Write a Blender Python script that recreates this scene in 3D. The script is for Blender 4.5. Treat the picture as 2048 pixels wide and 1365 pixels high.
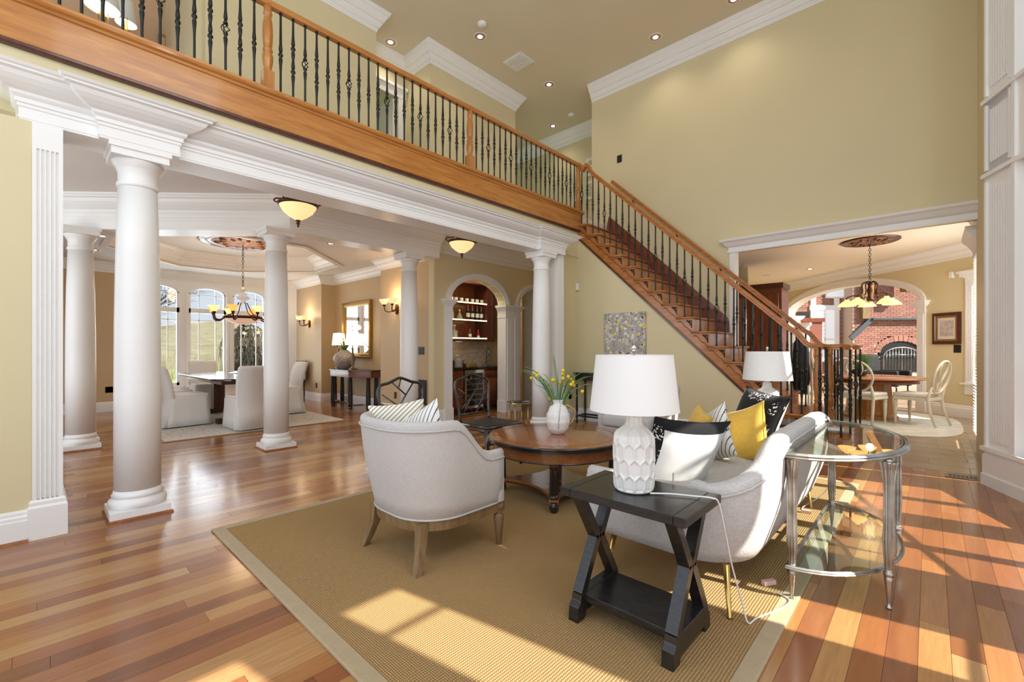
import bpy, bmesh, math, random
from mathutils import Vector, Matrix
random.seed(7)
for _o in list(bpy.data.objects): bpy.data.objects.remove(_o)
S = bpy.context.scene
COL = S.collection
PI = math.pi
# ---------------------------------------------------------------- camera
cam = bpy.data.cameras.new('camera'); camo = bpy.data.objects.new('camera', cam); COL.objects.link(camo)
cam.sensor_width = 36; cam.lens = 893/2048*36; cam.shift_y = 14.5/2048
camo.location = (0, 0, 1.22); camo.rotation_euler = (PI/2, 0, math.radians(43.1)); cam.clip_start = .05; cam.clip_end = 500
S.camera = camo
# ---------------------------------------------------------------- light and exposure
W = bpy.data.worlds.new('sky'); S.world = W; W.use_nodes = True
nt = W.node_tree; bg = nt.nodes['Background']
tc = nt.nodes.new('ShaderNodeTexCoord'); sx = nt.nodes.new('ShaderNodeSeparateXYZ'); cr = nt.nodes.new('ShaderNodeValToRGB')
nt.links.new(tc.outputs['Generated'], sx.inputs[0]); nt.links.new(sx.outputs['Z'], cr.inputs[0]); nt.links.new(cr.outputs[0], bg.inputs[0])
cr.color_ramp.elements[0].position = 0.0; cr.color_ramp.elements[0].color = (.84, .91, 1, 1)
cr.color_ramp.elements[1].position = .6; cr.color_ramp.elements[1].color = (.50, .70, 1, 1)
bg.inputs[1].default_value = .68
SUN_AZ, SUN_EL = math.radians(11), math.radians(37.6)
sd = Vector((math.cos(SUN_EL)*math.cos(SUN_AZ), math.cos(SUN_EL)*math.sin(SUN_AZ), math.sin(SUN_EL)))
sl = bpy.data.lights.new('sun', 'SUN'); sl.energy = 10.5; sl.angle = math.radians(.6); sl.color = (1, .93, .82)
slo = bpy.data.objects.new('sun', sl); COL.objects.link(slo); slo.rotation_euler = sd.to_track_quat('Z', 'Y').to_euler(); slo.location = (20, 4, 15)
def area(name, loc, direction, sx_, sy_, power, color=(1, 1, 1)):
    l = bpy.data.lights.new(name, 'AREA'); l.shape = 'RECTANGLE'; l.size = sx_; l.size_y = sy_; l.energy = power; l.color = color
    o = bpy.data.objects.new(name, l); COL.objects.link(o); o.location = loc
    o.rotation_euler = Vector(direction).to_track_quat('-Z', 'Z').to_euler()
    return o
def point(name, loc, power, color=(1, .72, .42), r=.05):
    l = bpy.data.lights.new(name, 'POINT'); l.energy = power; l.color = color; l.shadow_soft_size = r
    o = bpy.data.objects.new(name, l); COL.objects.link(o); o.location = loc
    return o
# added area fill: open side behind the camera, and inside the side windows
area('fill_rear', (-1.5, -2.1, 3.2), (0, 1, -.05), 5.6, 5.8, 100, (.93, .96, 1))
area('fill_hall_rear', (-6.2, -2.1, 1.6), (0, 1, .1), 2.6, 2.6, 42, (.93, .96, 1))
area('fill_side_low', (1.30, 1.3, 1.6), (-1, 0, .15), 3.6, 2.2, 20, (.95, .97, 1))
area('fill_side_high', (1.30, 1.3, 4.6), (-1, 0, -.1), 3.6, 2.2, 95, (.95, .97, 1))
S.view_settings.view_transform = 'Standard'; S.view_settings.look = 'None'; S.view_settings.gamma = 1; S.view_settings.use_curve_mapping = False
S.view_settings.exposure = 0.45
try:
    S.cycles.max_bounces = 10; S.cycles.diffuse_bounces = 6; S.cycles.glossy_bounces = 4; S.cycles.transmission_bounces = 8; S.cycles.transparent_max_bounces = 10
    S.cycles.use_denoising = True; S.cycles.sample_clamp_indirect = 6; S.cycles.caustics_reflective = False; S.cycles.caustics_refractive = False
except Exception: pass

# ---------------------------------------------------------------- materials
def mat(name, col, rough=.6, metal=0, spec=.5, coat=0, emit=None, es=0, trans=0, ior=1.45, alpha=1):
    m = bpy.data.materials.new(name); m.use_nodes = True; b = m.node_tree.nodes['Principled BSDF']
    b.inputs['Base Color'].default_value = (*col, 1); b.inputs['Roughness'].default_value = rough; b.inputs['Metallic'].default_value = metal
    b.inputs['Specular IOR Level'].default_value = spec; b.inputs['Coat Weight'].default_value = coat; b.inputs['Coat Roughness'].default_value = .08
    b.inputs['Transmission Weight'].default_value = trans; b.inputs['IOR'].default_value = ior; b.inputs['Alpha'].default_value = alpha
    if emit: b.inputs['Emission Color'].default_value = (*emit, 1); b.inputs['Emission Strength'].default_value = es
    return m
def N(m, t): return m.node_tree.nodes.new(t)
def L(m, a, b): m.node_tree.links.new(a, b)
def BS(m): return m.node_tree.nodes['Principled BSDF']
def coords(m, kind='Object', scale=(1, 1, 1), rot=(0, 0, 0)):
    mp = N(m, 'ShaderNodeMapping'); mp.inputs['Scale'].default_value = scale; mp.inputs['Rotation'].default_value = rot
    if kind == 'World': L(m, N(m, 'ShaderNodeNewGeometry').outputs['Position'], mp.inputs[0])
    else: L(m, N(m, 'ShaderNodeTexCoord').outputs[kind], mp.inputs[0])
    return mp.outputs[0]
def noise(m, vec, scale=5, detail=4, rough=.5, dist=0):
    n = N(m, 'ShaderNodeTexNoise'); L(m, vec, n.inputs['Vector']); n.inputs['Scale'].default_value = scale; n.inputs['Detail'].default_value = detail
    n.inputs['Roughness'].default_value = rough; n.inputs['Distortion'].default_value = dist
    return n.outputs['Fac']
def ramp(m, fac, stops, const=False):
    r = N(m, 'ShaderNodeValToRGB'); L(m, fac, r.inputs[0]); e = r.color_ramp.elements
    if const: r.color_ramp.interpolation = 'CONSTANT'
    while len(e) < len(stops): e.new(.5)
    for i, (p, c) in enumerate(stops): e[i].position = p; e[i].color = (*c, 1)
    return r.outputs[0]
def mixc(m, fac, a, b, mode='MIX'):
    x = N(m, 'ShaderNodeMix'); x.data_type = 'RGBA'; x.blend_type = mode
    for s, v in ((0, fac), (6, a), (7, b)):
        if hasattr(v, 'is_output'): L(m, v, x.inputs[s])
        elif isinstance(v, (int, float)): x.inputs[s].default_value = v
        else: x.inputs[s].default_value = (*v, 1)
    return x.outputs[2]
def bump(m, h, strength=.3, dist=.01):
    b = N(m, 'ShaderNodeBump'); b.inputs['Strength'].default_value = strength; b.inputs['Distance'].default_value = dist
    L(m, h, b.inputs['Height']); L(m, b.outputs[0], BS(m).inputs['Normal'])
def setc(m, out): L(m, out, BS(m).inputs['Base Color'])
def math_(m, op, a, b=0):
    x = N(m, 'ShaderNodeMath'); x.operation = op
    for i, v in ((0, a), (1, b)):
        if hasattr(v, 'is_output'): L(m, v, x.inputs[i])
        else: x.inputs[i].default_value = v
    return x.outputs[0]
def paint(name, col, rough=.55):
    m = mat(name, col, rough, spec=.3); v = coords(m, 'World')
    setc(m, mixc(m, noise(m, v, 1.3, 2), tuple(c*.96 for c in col), tuple(min(1, c*1.03) for c in col)))
    bump(m, noise(m, v, 160, 2), .04, .002); return m
def wood(name, dark, light, rough=.3, coat=.3, scale=(1, 1, 1), rings=14):
    m = mat(name, light, rough, coat=coat); v = coords(m, 'World', scale)
    n = noise(m, v, rings, 5, .6, .6); f = noise(m, v, rings*6, 3, .6)
    a = ramp(m, n, [(.3, dark), (.7, light)]); setc(m, mixc(m, f, a, tuple(c*.72 for c in dark), 'MIX') if False else mixc(m, math_(m, 'MULTIPLY', f, .45), a, dark))
    return m
M = {}
M['wall'] = paint('yellow_wall_paint', (.68, .60, .38))
M['tan'] = paint('tan_wall_paint', (.56, .42, .25))
M['trim'] = paint('white_trim_paint', (.84, .84, .83), .35)
M['ceil'] = paint('beige_ceiling_paint', (.74, .67, .52), .7)
M['ceil2'] = paint('cream_ceiling_paint', (.78, .70, .57), .7)
M['ceil3'] = paint('white_ceiling_paint', (.76, .73, .69), .7)
M['pink'] = paint('peach_wall_paint', (.62, .42, .28))
M['oak'] = wood('honey_oak', (.36, .13, .025), (.62, .29, .075), .32, .35, (8, .7, 8), 3)
M['oakx'] = wood('honey_oak_x', (.32, .10, .02), (.57, .235, .055), .32, .35, (.7, 8, 8), 3)
M['oakz'] = wood('honey_oak_upright', (.34, .12, .025), (.60, .28, .075), .32, .35, (8, 8, .7), 3)
M['riser'] = wood('pale_riser_oak', (.42, .17, .05), (.60, .30, .11), .25, .5, (8, .8, 8), 3)
M['cherry'] = wood('cherry_wood', (.13, .03, .012), (.27, .075, .025), .28, .35, (6, 6, .8), 3)
M['cherrytop'] = wood('cherry_table_top', (.22, .07, .02), (.38, .14, .045), .22, .6, (1, 7, 7), 3)
M['mahog'] = wood('dark_mahogany', (.05, .013, .008), (.12, .03, .015), .3, .4, (6, 6, .8), 3)
M['black'] = mat('black_lacquer', (.012, .012, .013), .2, coat=.7)
m = M['blackwood'] = mat('worn_black_wood', (.012, .011, .011), .33, coat=.15); v = coords(m, 'World', (3, 14, 14))
setc(m, ramp(m, noise(m, v, 5, 6, .7), [(.45, (.010, .009, .009)), (.72, (.03, .027, .025))]))
m = M['iron'] = mat('wrought_iron', (.035, .038, .036), .38, .85); bump(m, noise(m, coords(m, 'Object'), 60, 2), .25, .004)
M['bronze'] = mat('aged_bronze', (.075, .035, .018), .4, .8)
M['gold'] = mat('brass', (.62, .42, .14), .25, 1)
m = M['goldleaf'] = mat('gilt_frame', (.42, .27, .09), .4, .8); bump(m, noise(m, coords(m, 'World'), 90, 3), .4, .004)
m = M['pewter'] = mat('brushed_pewter', (.36, .34, .31), .3, .9)
setc(m, ramp(m, noise(m, coords(m, 'Object'), 9, 3), [(.35, (.27, .24, .20)), (.65, (.50, .49, .46))]))
M['chrome'] = mat('chrome', (.75, .75, .75), .12, 1)
M['whiteplastic'] = mat('white_plastic', (.8, .8, .78), .4)
M['blackplastic'] = mat('black_plate', (.012, .012, .012), .4)
M['ceramic'] = mat('white_ceramic', (.74, .73, .70), .22, coat=.4)
M['bisque'] = mat('matte_white_ceramic', (.82, .81, .79), .5)
def glass(name, tint, rough=0):
    m = bpy.data.materials.new(name); m.use_nodes = True; t = m.node_tree; t.nodes.remove(t.nodes['Principled BSDF'])
    o = t.nodes['Material Output']; mx = t.nodes.new('ShaderNodeMixShader'); tr = t.nodes.new('ShaderNodeBsdfTransparent'); g = t.nodes.new('ShaderNodeBsdfGlossy')
    fr = t.nodes.new('ShaderNodeMapRange'); lw = t.nodes.new('ShaderNodeLayerWeight'); lw.inputs[0].default_value = .5; pw = t.nodes.new('ShaderNodeMath'); pw.operation = 'POWER'; pw.inputs[1].default_value = 3.5; t.links.new(lw.outputs['Facing'], pw.inputs[0]); t.links.new(pw.outputs[0], fr.inputs[0]); fr.inputs[3].default_value = .04; fr.inputs[4].default_value = .75; tr.inputs[0].default_value = (*tint, 1); g.inputs['Roughness'].default_value = rough
    t.links.new(fr.outputs[0], mx.inputs[0]); t.links.new(tr.outputs[0], mx.inputs[1]); t.links.new(g.outputs[0], mx.inputs[2]); t.links.new(mx.outputs[0], o.inputs[0])
    return m
M['pane'] = glass('window_glass', (.97, .98, .98))
M['tglass'] = glass('table_glass', (.88, .95, .92))
M['gedge'] = mat('green_glass_edge', (.25, .42, .36), .15, alpha=.7)
M['bglass'] = glass('clear_bottle_glass', (.85, .85, .82))
M['mirror'] = mat('mirror', (.9, .9, .9), .02, 1)
def fabric(name, col, scale=240, strength=.5, contrast=.12):
    m = mat(name, col, .95, spec=.15); v = coords(m, 'Object')
    a = noise(m, coords(m, 'Object', (1, 1, .18)), scale, 2); b = noise(m, coords(m, 'Object', (.18, .18, 1)), scale, 2); s = math_(m, 'ADD', a, b)
    setc(m, ramp(m, math_(m, 'MULTIPLY', s, .5), [(.3, tuple(c*(1-contrast) for c in col)), (.7, tuple(min(1, c*(1+contrast*.6)) for c in col))]))
    bump(m, s, strength, .002); BS(m).inputs['Sheen Weight'].default_value = .15
    return m
M['linen'] = fabric('pale_grey_linen', (.52, .50, .485))
M['sofa'] = fabric('light_grey_tweed', (.52, .51, .50), 200, .6, .2)
M['greyc'] = fabric('grey_cushion_linen', (.42, .42, .43))
M['slip'] = fabric('white_cotton_slipcover', (.78, .775, .76), 150, .3, .05)
M['yellowf'] = fabric('mustard_velvet', (.66, .42, .075), 90, .2, .15)
M['whitef'] = fabric('white_pillow_cotton', (.66, .66, .66), 150, .2, .04)
M['cream'] = mat('cream_paint', (.74, .68, .54), .4)
M['seat'] = fabric('cream_seat_fabric', (.78, .73, .66), 140, .3, .08)
m = M['blackf'] = fabric('black_pillow_fabric', (.012, .012, .013), 150, .3, .2)
# white embroidered sprigs: radial strokes around cell centres
vo = N(m, 'ShaderNodeTexVoronoi'); v = coords(m, 'Object'); L(m, v, vo.inputs['Vector']); vo.inputs['Scale'].default_value = 7.5; vo.inputs['Randomness'].default_value = .7
wv = noise(m, v, 75, 1); d = vo.outputs['Distance']
msk = math_(m, 'MULTIPLY', math_(m, 'LESS_THAN', d, .40), math_(m, 'GREATER_THAN', wv, .57)); setc(m, mixc(m, msk, (.012, .012, .013), (.72, .72, .72)))
def stripes(name, base, line, scale, rot=0, width=.72):
    m = mat(name, base, .9, spec=.15); w = N(m, 'ShaderNodeTexWave'); w.bands_direction = 'X'; w.inputs['Scale'].default_value = scale; w.inputs['Distortion'].default_value = .15
    L(m, coords(m, 'Object', rot=(0, 0, rot)), w.inputs['Vector']); setc(m, ramp(m, w.outputs['Fac'], [(0, base), (width, base), (min(width+.14, 1), line)])); bump(m, w.outputs['Fac'], .15, .002)
    return m
M['stripe'] = stripes('grey_ticking_stripe', (.80, .79, .76), (.05, .05, .07), 12, .5, .84)
M['stripe2'] = stripes('beige_ticking_stripe', (.80, .78, .72), (.30, .24, .13), 15, .9, .72)
# wood floor: one tint per plank
def plank_mat(name, island):
    m = mat(name, (.3, .14, .06), .24, coat=.25); BS(m).inputs['Coat Roughness'].default_value = .12
    rnd = N(m, 'ShaderNodeNewGeometry').outputs['Random Per Island'] if island else N(m, 'ShaderNodeObjectInfo').outputs['Random']
    base = ramp(m, rnd, [(0, (.12, .032, .013)), (.14, (.23, .068, .026)), (.30, (.32, .11, .04)), (.44, (.27, .09, .036)), (.58, (.41, .18, .06)), (.76, (.48, .26, .09)), (1, (.60, .38, .17))])
    n = noise(m, coords(m, 'World', (60, 4, 1)), 1, 4, .6, .4); n2 = noise(m, coords(m, 'World', (10, 1.2, 1)), 1, 3, .5, 1.5)
    c = mixc(m, math_(m, 'MULTIPLY', n, .75), base, (.12, .035, .012)); c = mixc(m, math_(m, 'MULTIPLY', n2, .35), c, (.50, .22, .07)); setc(m, c)
    L(m, math_(m, 'MULTIPLY_ADD', n, .12), BS(m).inputs['Roughness']); BS(m).inputs['Roughness'].default_value = .24
    rr = N(m, 'ShaderNodeMapRange'); L(m, n, rr.inputs[0]); rr.inputs[3].default_value = .17; rr.inputs[4].default_value = .32; L(m, rr.outputs[0], BS(m).inputs['Roughness'])
    bump(m, n, .05, .002); return m
M['plank'] = plank_mat('floor_plank_wood', False); M['planks'] = plank_mat('floor_plank_wood_far', True)
M['gap'] = mat('dark_floor_gap', (.05, .02, .01), .7)
m = M['tile'] = mat('taupe_stone_tile', (.36, .27, .18), .25, coat=.15)
r_ = N(m, 'ShaderNodeObjectInfo').outputs['Random']; b_ = ramp(m, r_, [(0, (.27, .19, .12)), (1, (.40, .30, .20))])
setc(m, mixc(m, noise(m, coords(m, 'World', (1, 4, 1)), 2.5, 5), b_, (.44, .34, .24)))
M['grout'] = mat('pale_grout', (.55, .47, .36), .8)
m = M['jute'] = mat('jute_weave', (.45, .33, .17), .95, spec=.1)
w1 = N(m, 'ShaderNodeTexWave'); w1.bands_direction = 'X'; w1.inputs['Scale'].default_value = 26; w1.inputs['Distortion'].default_value = 1.2; L(m, coords(m, 'World'), w1.inputs['Vector'])
w2 = N(m, 'ShaderNodeTexWave'); w2.bands_direction = 'Y'; w2.inputs['Scale'].default_value = 34; w2.inputs['Distortion'].default_value = 1.2; L(m, coords(m, 'World'), w2.inputs['Vector'])
hgt = math_(m, 'MULTIPLY', w1.outputs['Fac'], w2.outputs['Fac']); big = noise(m, coords(m, 'World'), 1.1, 3)
c = ramp(m, hgt, [(0, (.21, .12, .048)), (.35, (.43, .275, .125)), (1, (.66, .48, .26))]); setc(m, mixc(m, math_(m, 'MULTIPLY', big, .35), c, (.48, .31, .13))); bump(m, hgt, .7, .005)
M['rugband'] = fabric('rug_cotton_band', (.40, .31, .19), 120, .4, .08)
m = M['rug2'] = mat('pale_grey_rug', (.60, .585, .55), .95, spec=.1); setc(m, ramp(m, noise(m, coords(m, 'World', (3, 14, 1)), 1.6, 5, .65), [(.35, (.50, .49, .46)), (.6, (.66, .64, .60))])); bump(m, noise(m, coords(m, 'World'), 220, 2), .4, .003)
m = M['rug3'] = mat('cream_kitchen_rug', (.70, .67, .58), .95, spec=.1); setc(m, ramp(m, noise(m, coords(m, 'World'), 5, 4, .65), [(.4, (.62, .60, .52)), (.6, (.76, .73, .64))]))
m = M['brick'] = mat('red_brick', (.27, .12, .09), .85, spec=.2)
r_ = N(m, 'ShaderNodeNewGeometry').outputs['Random Per Island']; r2 = N(m, 'ShaderNodeObjectInfo').outputs['Random']
b_ = ramp(m, math_(m, 'FRACT', math_(m, 'ADD', r_, r2)), [(0, (.17, .07, .052)), (.5, (.26, .115, .085)), (1, (.35, .18, .135))]); setc(m, mixc(m, noise(m, coords(m, 'World'), 40, 3), b_, (.34, .18, .14)))
M['mortar'] = mat('mortar', (.46, .37, .31), .95)
m = M['granite'] = mat('black_granite', (.02, .018, .015), .12); setc(m, ramp(m, noise(m, coords(m, 'World'), 90, 3), [(.5, (.012, .01, .01)), (.7, (.10, .075, .05))]))
m = M['splash'] = mat('travertine_backsplash', (.62, .50, .36), .5); setc(m, ramp(m, noise(m, coords(m, 'World', (1, 1, 3)), 9, 4), [(.35, (.50, .38, .26)), (.65, (.72, .60, .45))]))
def glow(name, col, s, base=None): return mat(name, base or col, .5, emit=col, es=s)
M['amber'] = glow('lit_amber_glass', (1, .52, .16), 1.5, (.8, .5, .25)); M['amber2'] = glow('lit_cream_glass', (1, .62, .28), .75, (.8, .55, .33))
M['orange'] = glow('lit_orange_glass', (1, .30, .06), 1.3, (.8, .3, .1)); M['shadelit'] = glow('lit_lamp_shade', (1, .80, .52), 1.4, (.8, .7, .55))
M['shade'] = mat('white_linen_shade', (.76, .755, .745), .9); M['bulb'] = glow('can_bulb', (1, .93, .82), 6); M['led'] = glow('shelf_light_strip', (1, .82, .45), 3)
M['cankit'] = mat('copper_can_baffle', (.55, .30, .18), .35, .6)
m = M['bottleglass'] = mat('dark_wine_glass', (.006, .007, .01), .08, coat=.5)
M['label'] = mat('paper_label', (.7, .68, .62), .7); M['red'] = mat('red_liquor', (.35, .01, .02), .1, coat=.5)
M['leaf'] = mat('leaf_green', (.11, .22, .045), .5); M['leaf2'] = mat('leaf_blue_green', (.22, .36, .20), .5); M['yellow'] = mat('billy_button_yellow', (.85, .60, .02), .9)
m = M['paintart'] = mat('blossom_canvas', (.55, .52, .47), .8); v = coords(m, 'Object')
n1 = noise(m, coords(m, 'Object', (1, 1, .35)), 9, 5, .7); n2 = noise(m, v, 13, 3, .55, .6); n3 = noise(m, coords(m, 'Object', (1, 1, 1.3), (0, .6, 0)), 6, 2, .5, 2.5)
vo = N(m, 'ShaderNodeTexVoronoi'); L(m, v, vo.inputs['Vector']); vo.inputs['Scale'].default_value = 16
c = ramp(m, n1, [(.3, (.30, .26, .22)), (.55, (.50, .47, .43)), (.75, (.66, .65, .62))])
c = mixc(m, math_(m, 'MULTIPLY', math_(m, 'LESS_THAN', vo.outputs['Distance'], .42), math_(m, 'GREATER_THAN', n2, .47)), c, (.82, .82, .80))
c = mixc(m, math_(m, 'MULTIPLY', math_(m, 'LESS_THAN', vo.outputs['Distance'], .35), math_(m, 'GREATER_THAN', n2, .545)), c, (.78, .58, .02))
c = mixc(m, math_(m, 'LESS_THAN', math_(m, 'ABSOLUTE', math_(m, 'SUBTRACT', n3, .5)), .012), c, (.04, .035, .03)); setc(m, c)
m = M['botan'] = mat('botanical_print', (.7, .7, .65), .7); v = coords(m, 'World'); setc(m, ramp(m, noise(m, v, 14, 4, .6, 1), [(.42, (.72, .72, .68)), (.5, (.55, .45, .15)), (.58, (.45, .42, .42)), (.68, (.70, .68, .62))]))
m = M['sketch'] = mat('faded_print', (.55, .50, .46), .8); setc(m, ramp(m, noise(m, coords(m, 'World'), 22, 5, .7), [(.4, (.42, .36, .33)), (.6, (.58, .53, .49))]))
m = M['vasetex'] = mat('speckled_stoneware', (.42, .36, .30), .5); setc(m, ramp(m, noise(m, coords(m, 'World'), 70, 2), [(.45, (.25, .20, .16)), (.55, (.55, .50, .44))]))
m = M['medal'] = mat('carved_medallion', (.16, .055, .03), .5); n = noise(m, coords(m, 'Object'), 14, 4, .65, 1); setc(m, ramp(m, n, [(.4, (.07, .025, .015)), (.62, (.42, .20, .10))])); bump(m, n, 1, .03)
m = M['grass'] = mat('lawn', (.16, .26, .05), .9); setc(m, ramp(m, noise(m, coords(m, 'World'), 1.5, 5), [(.4, (.13, .22, .04)), (.6, (.30, .36, .10))]))
m = M['field'] = mat('dry_field', (.22, .19, .11), .95); setc(m, ramp(m, noise(m, coords(m, 'World'), .35, 6, .7), [(.35, (.11, .105, .05)), (.65, (.26, .225, .13))]))
M['bark'] = mat('bark', (.05, .035, .028), .9); M['twig'] = mat('dark_twig', (.035, .03, .022), .9)
m = M['leather'] = mat('black_leather', (.01, .01, .011), .4); M['slate'] = mat('dark_steel_hood', (.10, .11, .12), .4, .5)
m = M['wicker'] = mat('black_woven_seat', (.012, .012, .013), .45); ck = N(m, 'ShaderNodeTexChecker'); L(m, coords(m, 'Object'), ck.inputs[0]); ck.inputs['Scale'].default_value = 110; bump(m, ck.outputs['Fac'], .6, .004)
M['leg'] = wood('weathered_oak', (.15, .09, .04), (.30, .20, .10), .5, 0, (5, 5, .9), 5)
# ---------------------------------------------------------------- mesh builder
class MB:
    def __init__(s): s.v = []; s.f = []; s.sm = []
    def add(s, vs, fs, smooth=False, M4=None):
        o = len(s.v)
        s.v += [tuple(M4 @ Vector(p)) if M4 else tuple(p) for p in vs]
        s.f += [tuple(i+o for i in f) for f in fs]; s.sm += [smooth]*len(fs); return s
    def box(s, x0, x1, y0, y1, z0, z1, M4=None):
        return s.add([(x0, y0, z0), (x1, y0, z0), (x1, y1, z0), (x0, y1, z0), (x0, y0, z1), (x1, y0, z1), (x1, y1, z1), (x0, y1, z1)],
                     [(0, 3, 2, 1), (4, 5, 6, 7), (0, 1, 5, 4), (1, 2, 6, 5), (2, 3, 7, 6), (3, 0, 4, 7)], False, M4)
    def cb(s, c, d, M4=None): return s.box(c[0]-d[0]/2, c[0]+d[0]/2, c[1]-d[1]/2, c[1]+d[1]/2, c[2]-d[2]/2, c[2]+d[2]/2, M4)
    def bar(s, p0, p1, w, t, up=(0, 0, 1)):     # rectangular bar between two points
        p0, p1 = Vector(p0), Vector(p1); d = (p1-p0); ln = d.length; d.normalize(); u = Vector(up)
        if abs(d.dot(u)) > .98: u = Vector((0, 1, 0))
        x = d.cross(u).normalized(); y = x.cross(d).normalized(); vs = []
        for p in (p0, p1):
            for a, b in ((-1, -1), (1, -1), (1, 1), (-1, 1)): vs.append(p+x*(a*w/2)+y*(b*t/2))
        return s.add(vs, [(0, 1, 2, 3), (7, 6, 5, 4), (0, 4, 5, 1), (1, 5, 6, 2), (2, 6, 7, 3), (3, 7, 4, 0)])
    def lathe(s, prof, c=(0, 0, 0), n=20, sx=1, sy=1, M4=None, cap=True, smooth=True):   # prof: [(r,z)]
        vs = []; fs = []
        for r, z in prof:
            for i in range(n):
                a = 2*PI*i/n; vs.append((c[0]+r*math.cos(a)*sx, c[1]+r*math.sin(a)*sy, c[2]+z))
        for j in range(len(prof)-1):
            for i in range(n):
                k = (i+1) % n; fs.append((j*n+i, j*n+k, (j+1)*n+k, (j+1)*n+i))
        if cap: fs.append(tuple(range(n-1, -1, -1))); fs.append(tuple((len(prof)-1)*n+i for i in range(n)))
        return s.add(vs, fs, smooth, M4)
    def tube(s, pts, r, n=8, closed=False, rs=None, flat=1):
        pts = [Vector(p) for p in pts]; m = len(pts); vs = []; fs = []; ref = None
        for i, p in enumerate(pts):
            a = pts[(i-1) % m] if (closed or i) else p; b = pts[(i+1) % m] if (closed or i < m-1) else p
            t = (b-a); t = t.normalized() if t.length > 1e-9 else Vector((0, 0, 1))
            if ref is None: ref = Vector((0, 0, 1)) if abs(t.z) < .9 else Vector((1, 0, 0))
            x = t.cross(ref); x = x.normalized() if x.length > 1e-6 else Vector((1, 0, 0)); y = x.cross(t).normalized(); ref = y
            rr = rs[i] if rs else r
            for k in range(n):
                an = 2*PI*k/n; vs.append(p+x*(rr*math.cos(an))+y*(rr*flat*math.sin(an)))
        for i in range(m if closed else m-1):
            j = (i+1) % m
            for k in range(n):
                l = (k+1) % n; fs.append((i*n+k, i*n+l, j*n+l, j*n+k))
        if not closed: fs.append(tuple(range(n-1, -1, -1))); fs.append(tuple((m-1)*n+k for k in range(n)))
        return s.add(vs, fs, True)
    def prism(s, poly, z0, z1, M4=None, smooth=False):
        n = len(poly); vs = [(x, y, z0) for x, y in poly]+[(x, y, z1) for x, y in poly]
        fs = [tuple(range(n-1, -1, -1)), tuple(range(n, 2*n))]+[(i, (i+1) % n, n+(i+1) % n, n+i) for i in range(n)]
        return s.add(vs, fs, smooth, M4)
    def grid(s, rows, closed_u=False, closed_v=False, smooth=True, caps=False):  # rows: list of equal-length point lists
        m = len(rows); n = len(rows[0]); vs = [p for r in rows for p in r]; fs = []
        for i in range(m if closed_u else m-1):
            for j in range(n if closed_v else n-1):
                a = (i+1) % m; b = (j+1) % n; fs.append((i*n+j, i*n+b, a*n+b, a*n+j))
        if caps: fs.append(tuple(range(n-1, -1, -1))); fs.append(tuple((m-1)*n+k for k in range(n)))
        return s.add(vs, fs, smooth)
    def ball(s, c, r, n=10, sz=1):
        return s.lathe([(max(r*math.sin(PI*i/6), 1e-4), -r*sz*math.cos(PI*i/6)) for i in range(7)], c, n)
    def sweep(s, path, prof, closed=False, smooth=False):
        # moulding: prof [(out, z)] along a level XY path; 'out' is to the right of travel; mitred
        P = [Vector((p[0], p[1])) for p in path]; m = len(P); rows = []
        for i in range(m):
            d0 = (P[i]-P[i-1]).normalized() if (i or closed) else None; d1 = (P[(i+1) % m]-P[i]).normalized() if (i < m-1 or closed) else None
            if d0 is None: d0 = d1
            if d1 is None: d1 = d0
            n0 = Vector((d0.y, -d0.x)); n1 = Vector((d1.y, -d1.x)); mm = (n0+n1); mm = mm/max(mm.length_squared/2, .15)
            rows.append([(P[i].x+mm.x*o, P[i].y+mm.y*o, z) for o, z in prof])
        return s.grid(rows, closed_u=closed, closed_v=True, smooth=smooth, caps=not closed)
    def build(s, name, material, parent=None, loc=None, bevel=0, bseg=1, subsurf=0, kind=None, recalc=True):
        me = bpy.data.meshes.new(name); me.from_pydata([tuple(p) for p in s.v], [], s.f)
        if recalc:
            b = bmesh.new(); b.from_mesh(me)
            bmesh.ops.recalc_face_normals(b, faces=b.faces)
            if bevel: bmesh.ops.bevel(b, geom=[e for e in b.edges if len(e.link_faces) == 2 and e.calc_face_angle(0) > .6], offset=bevel, segments=bseg, affect='EDGES', profile=.5, clamp_overlap=True)
            b.to_mesh(me); b.free()
        if not bevel and len(me.polygons) == len(s.sm): me.polygons.foreach_set('use_smooth', s.sm)
        me.materials.append(material); me.update()
        o = bpy.data.objects.new(name, me); COL.objects.link(o)
        if parent: o.parent = parent
        if loc: o.location = loc
        if subsurf: q = o.modifiers.new('s', 'SUBSURF'); q.levels = q.render_levels = subsurf
        if kind: o['kind'] = kind
        return o
def tag(o, label=None, cat=None, group=None, kind=None):
    if label: o['label'] = label
    if cat: o['category'] = cat
    if group: o['group'] = group
    if kind: o['kind'] = kind
    return o
def thing(name, label, cat, loc=(0, 0, 0), rz=0, group=None):
    o = bpy.data.objects.new(name, None); COL.objects.link(o); o.empty_display_size = .1; o.location = loc; o.rotation_euler = (0, 0, rz)
    return tag(o, label, cat, group)
def inst(o, name, parent, loc=(0, 0, 0), rot=(0, 0, 0), scale=(1, 1, 1)):
    c = o.copy(); c.name = name; c.parent = parent; c.location = loc; c.rotation_euler = rot; c.scale = scale; COL.objects.link(c); return c
KIDS = {}
def copy_tree(o, loc, rz=None, label=None, parent=None):
    c = o.copy(); COL.objects.link(c)
    if parent: c.parent = parent
    else:
        c.location = loc
        if rz is not None: c.rotation_euler = (0, 0, rz)
        if label: c['label'] = label
    for ch in list(o.children): copy_tree(ch, None, parent=c)
    return c
def struct(name, mb, material, parent=None, **k):
    o = mb.build(name, material, parent, **k)
    if not parent: o['kind'] = 'structure'
    return o
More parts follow.
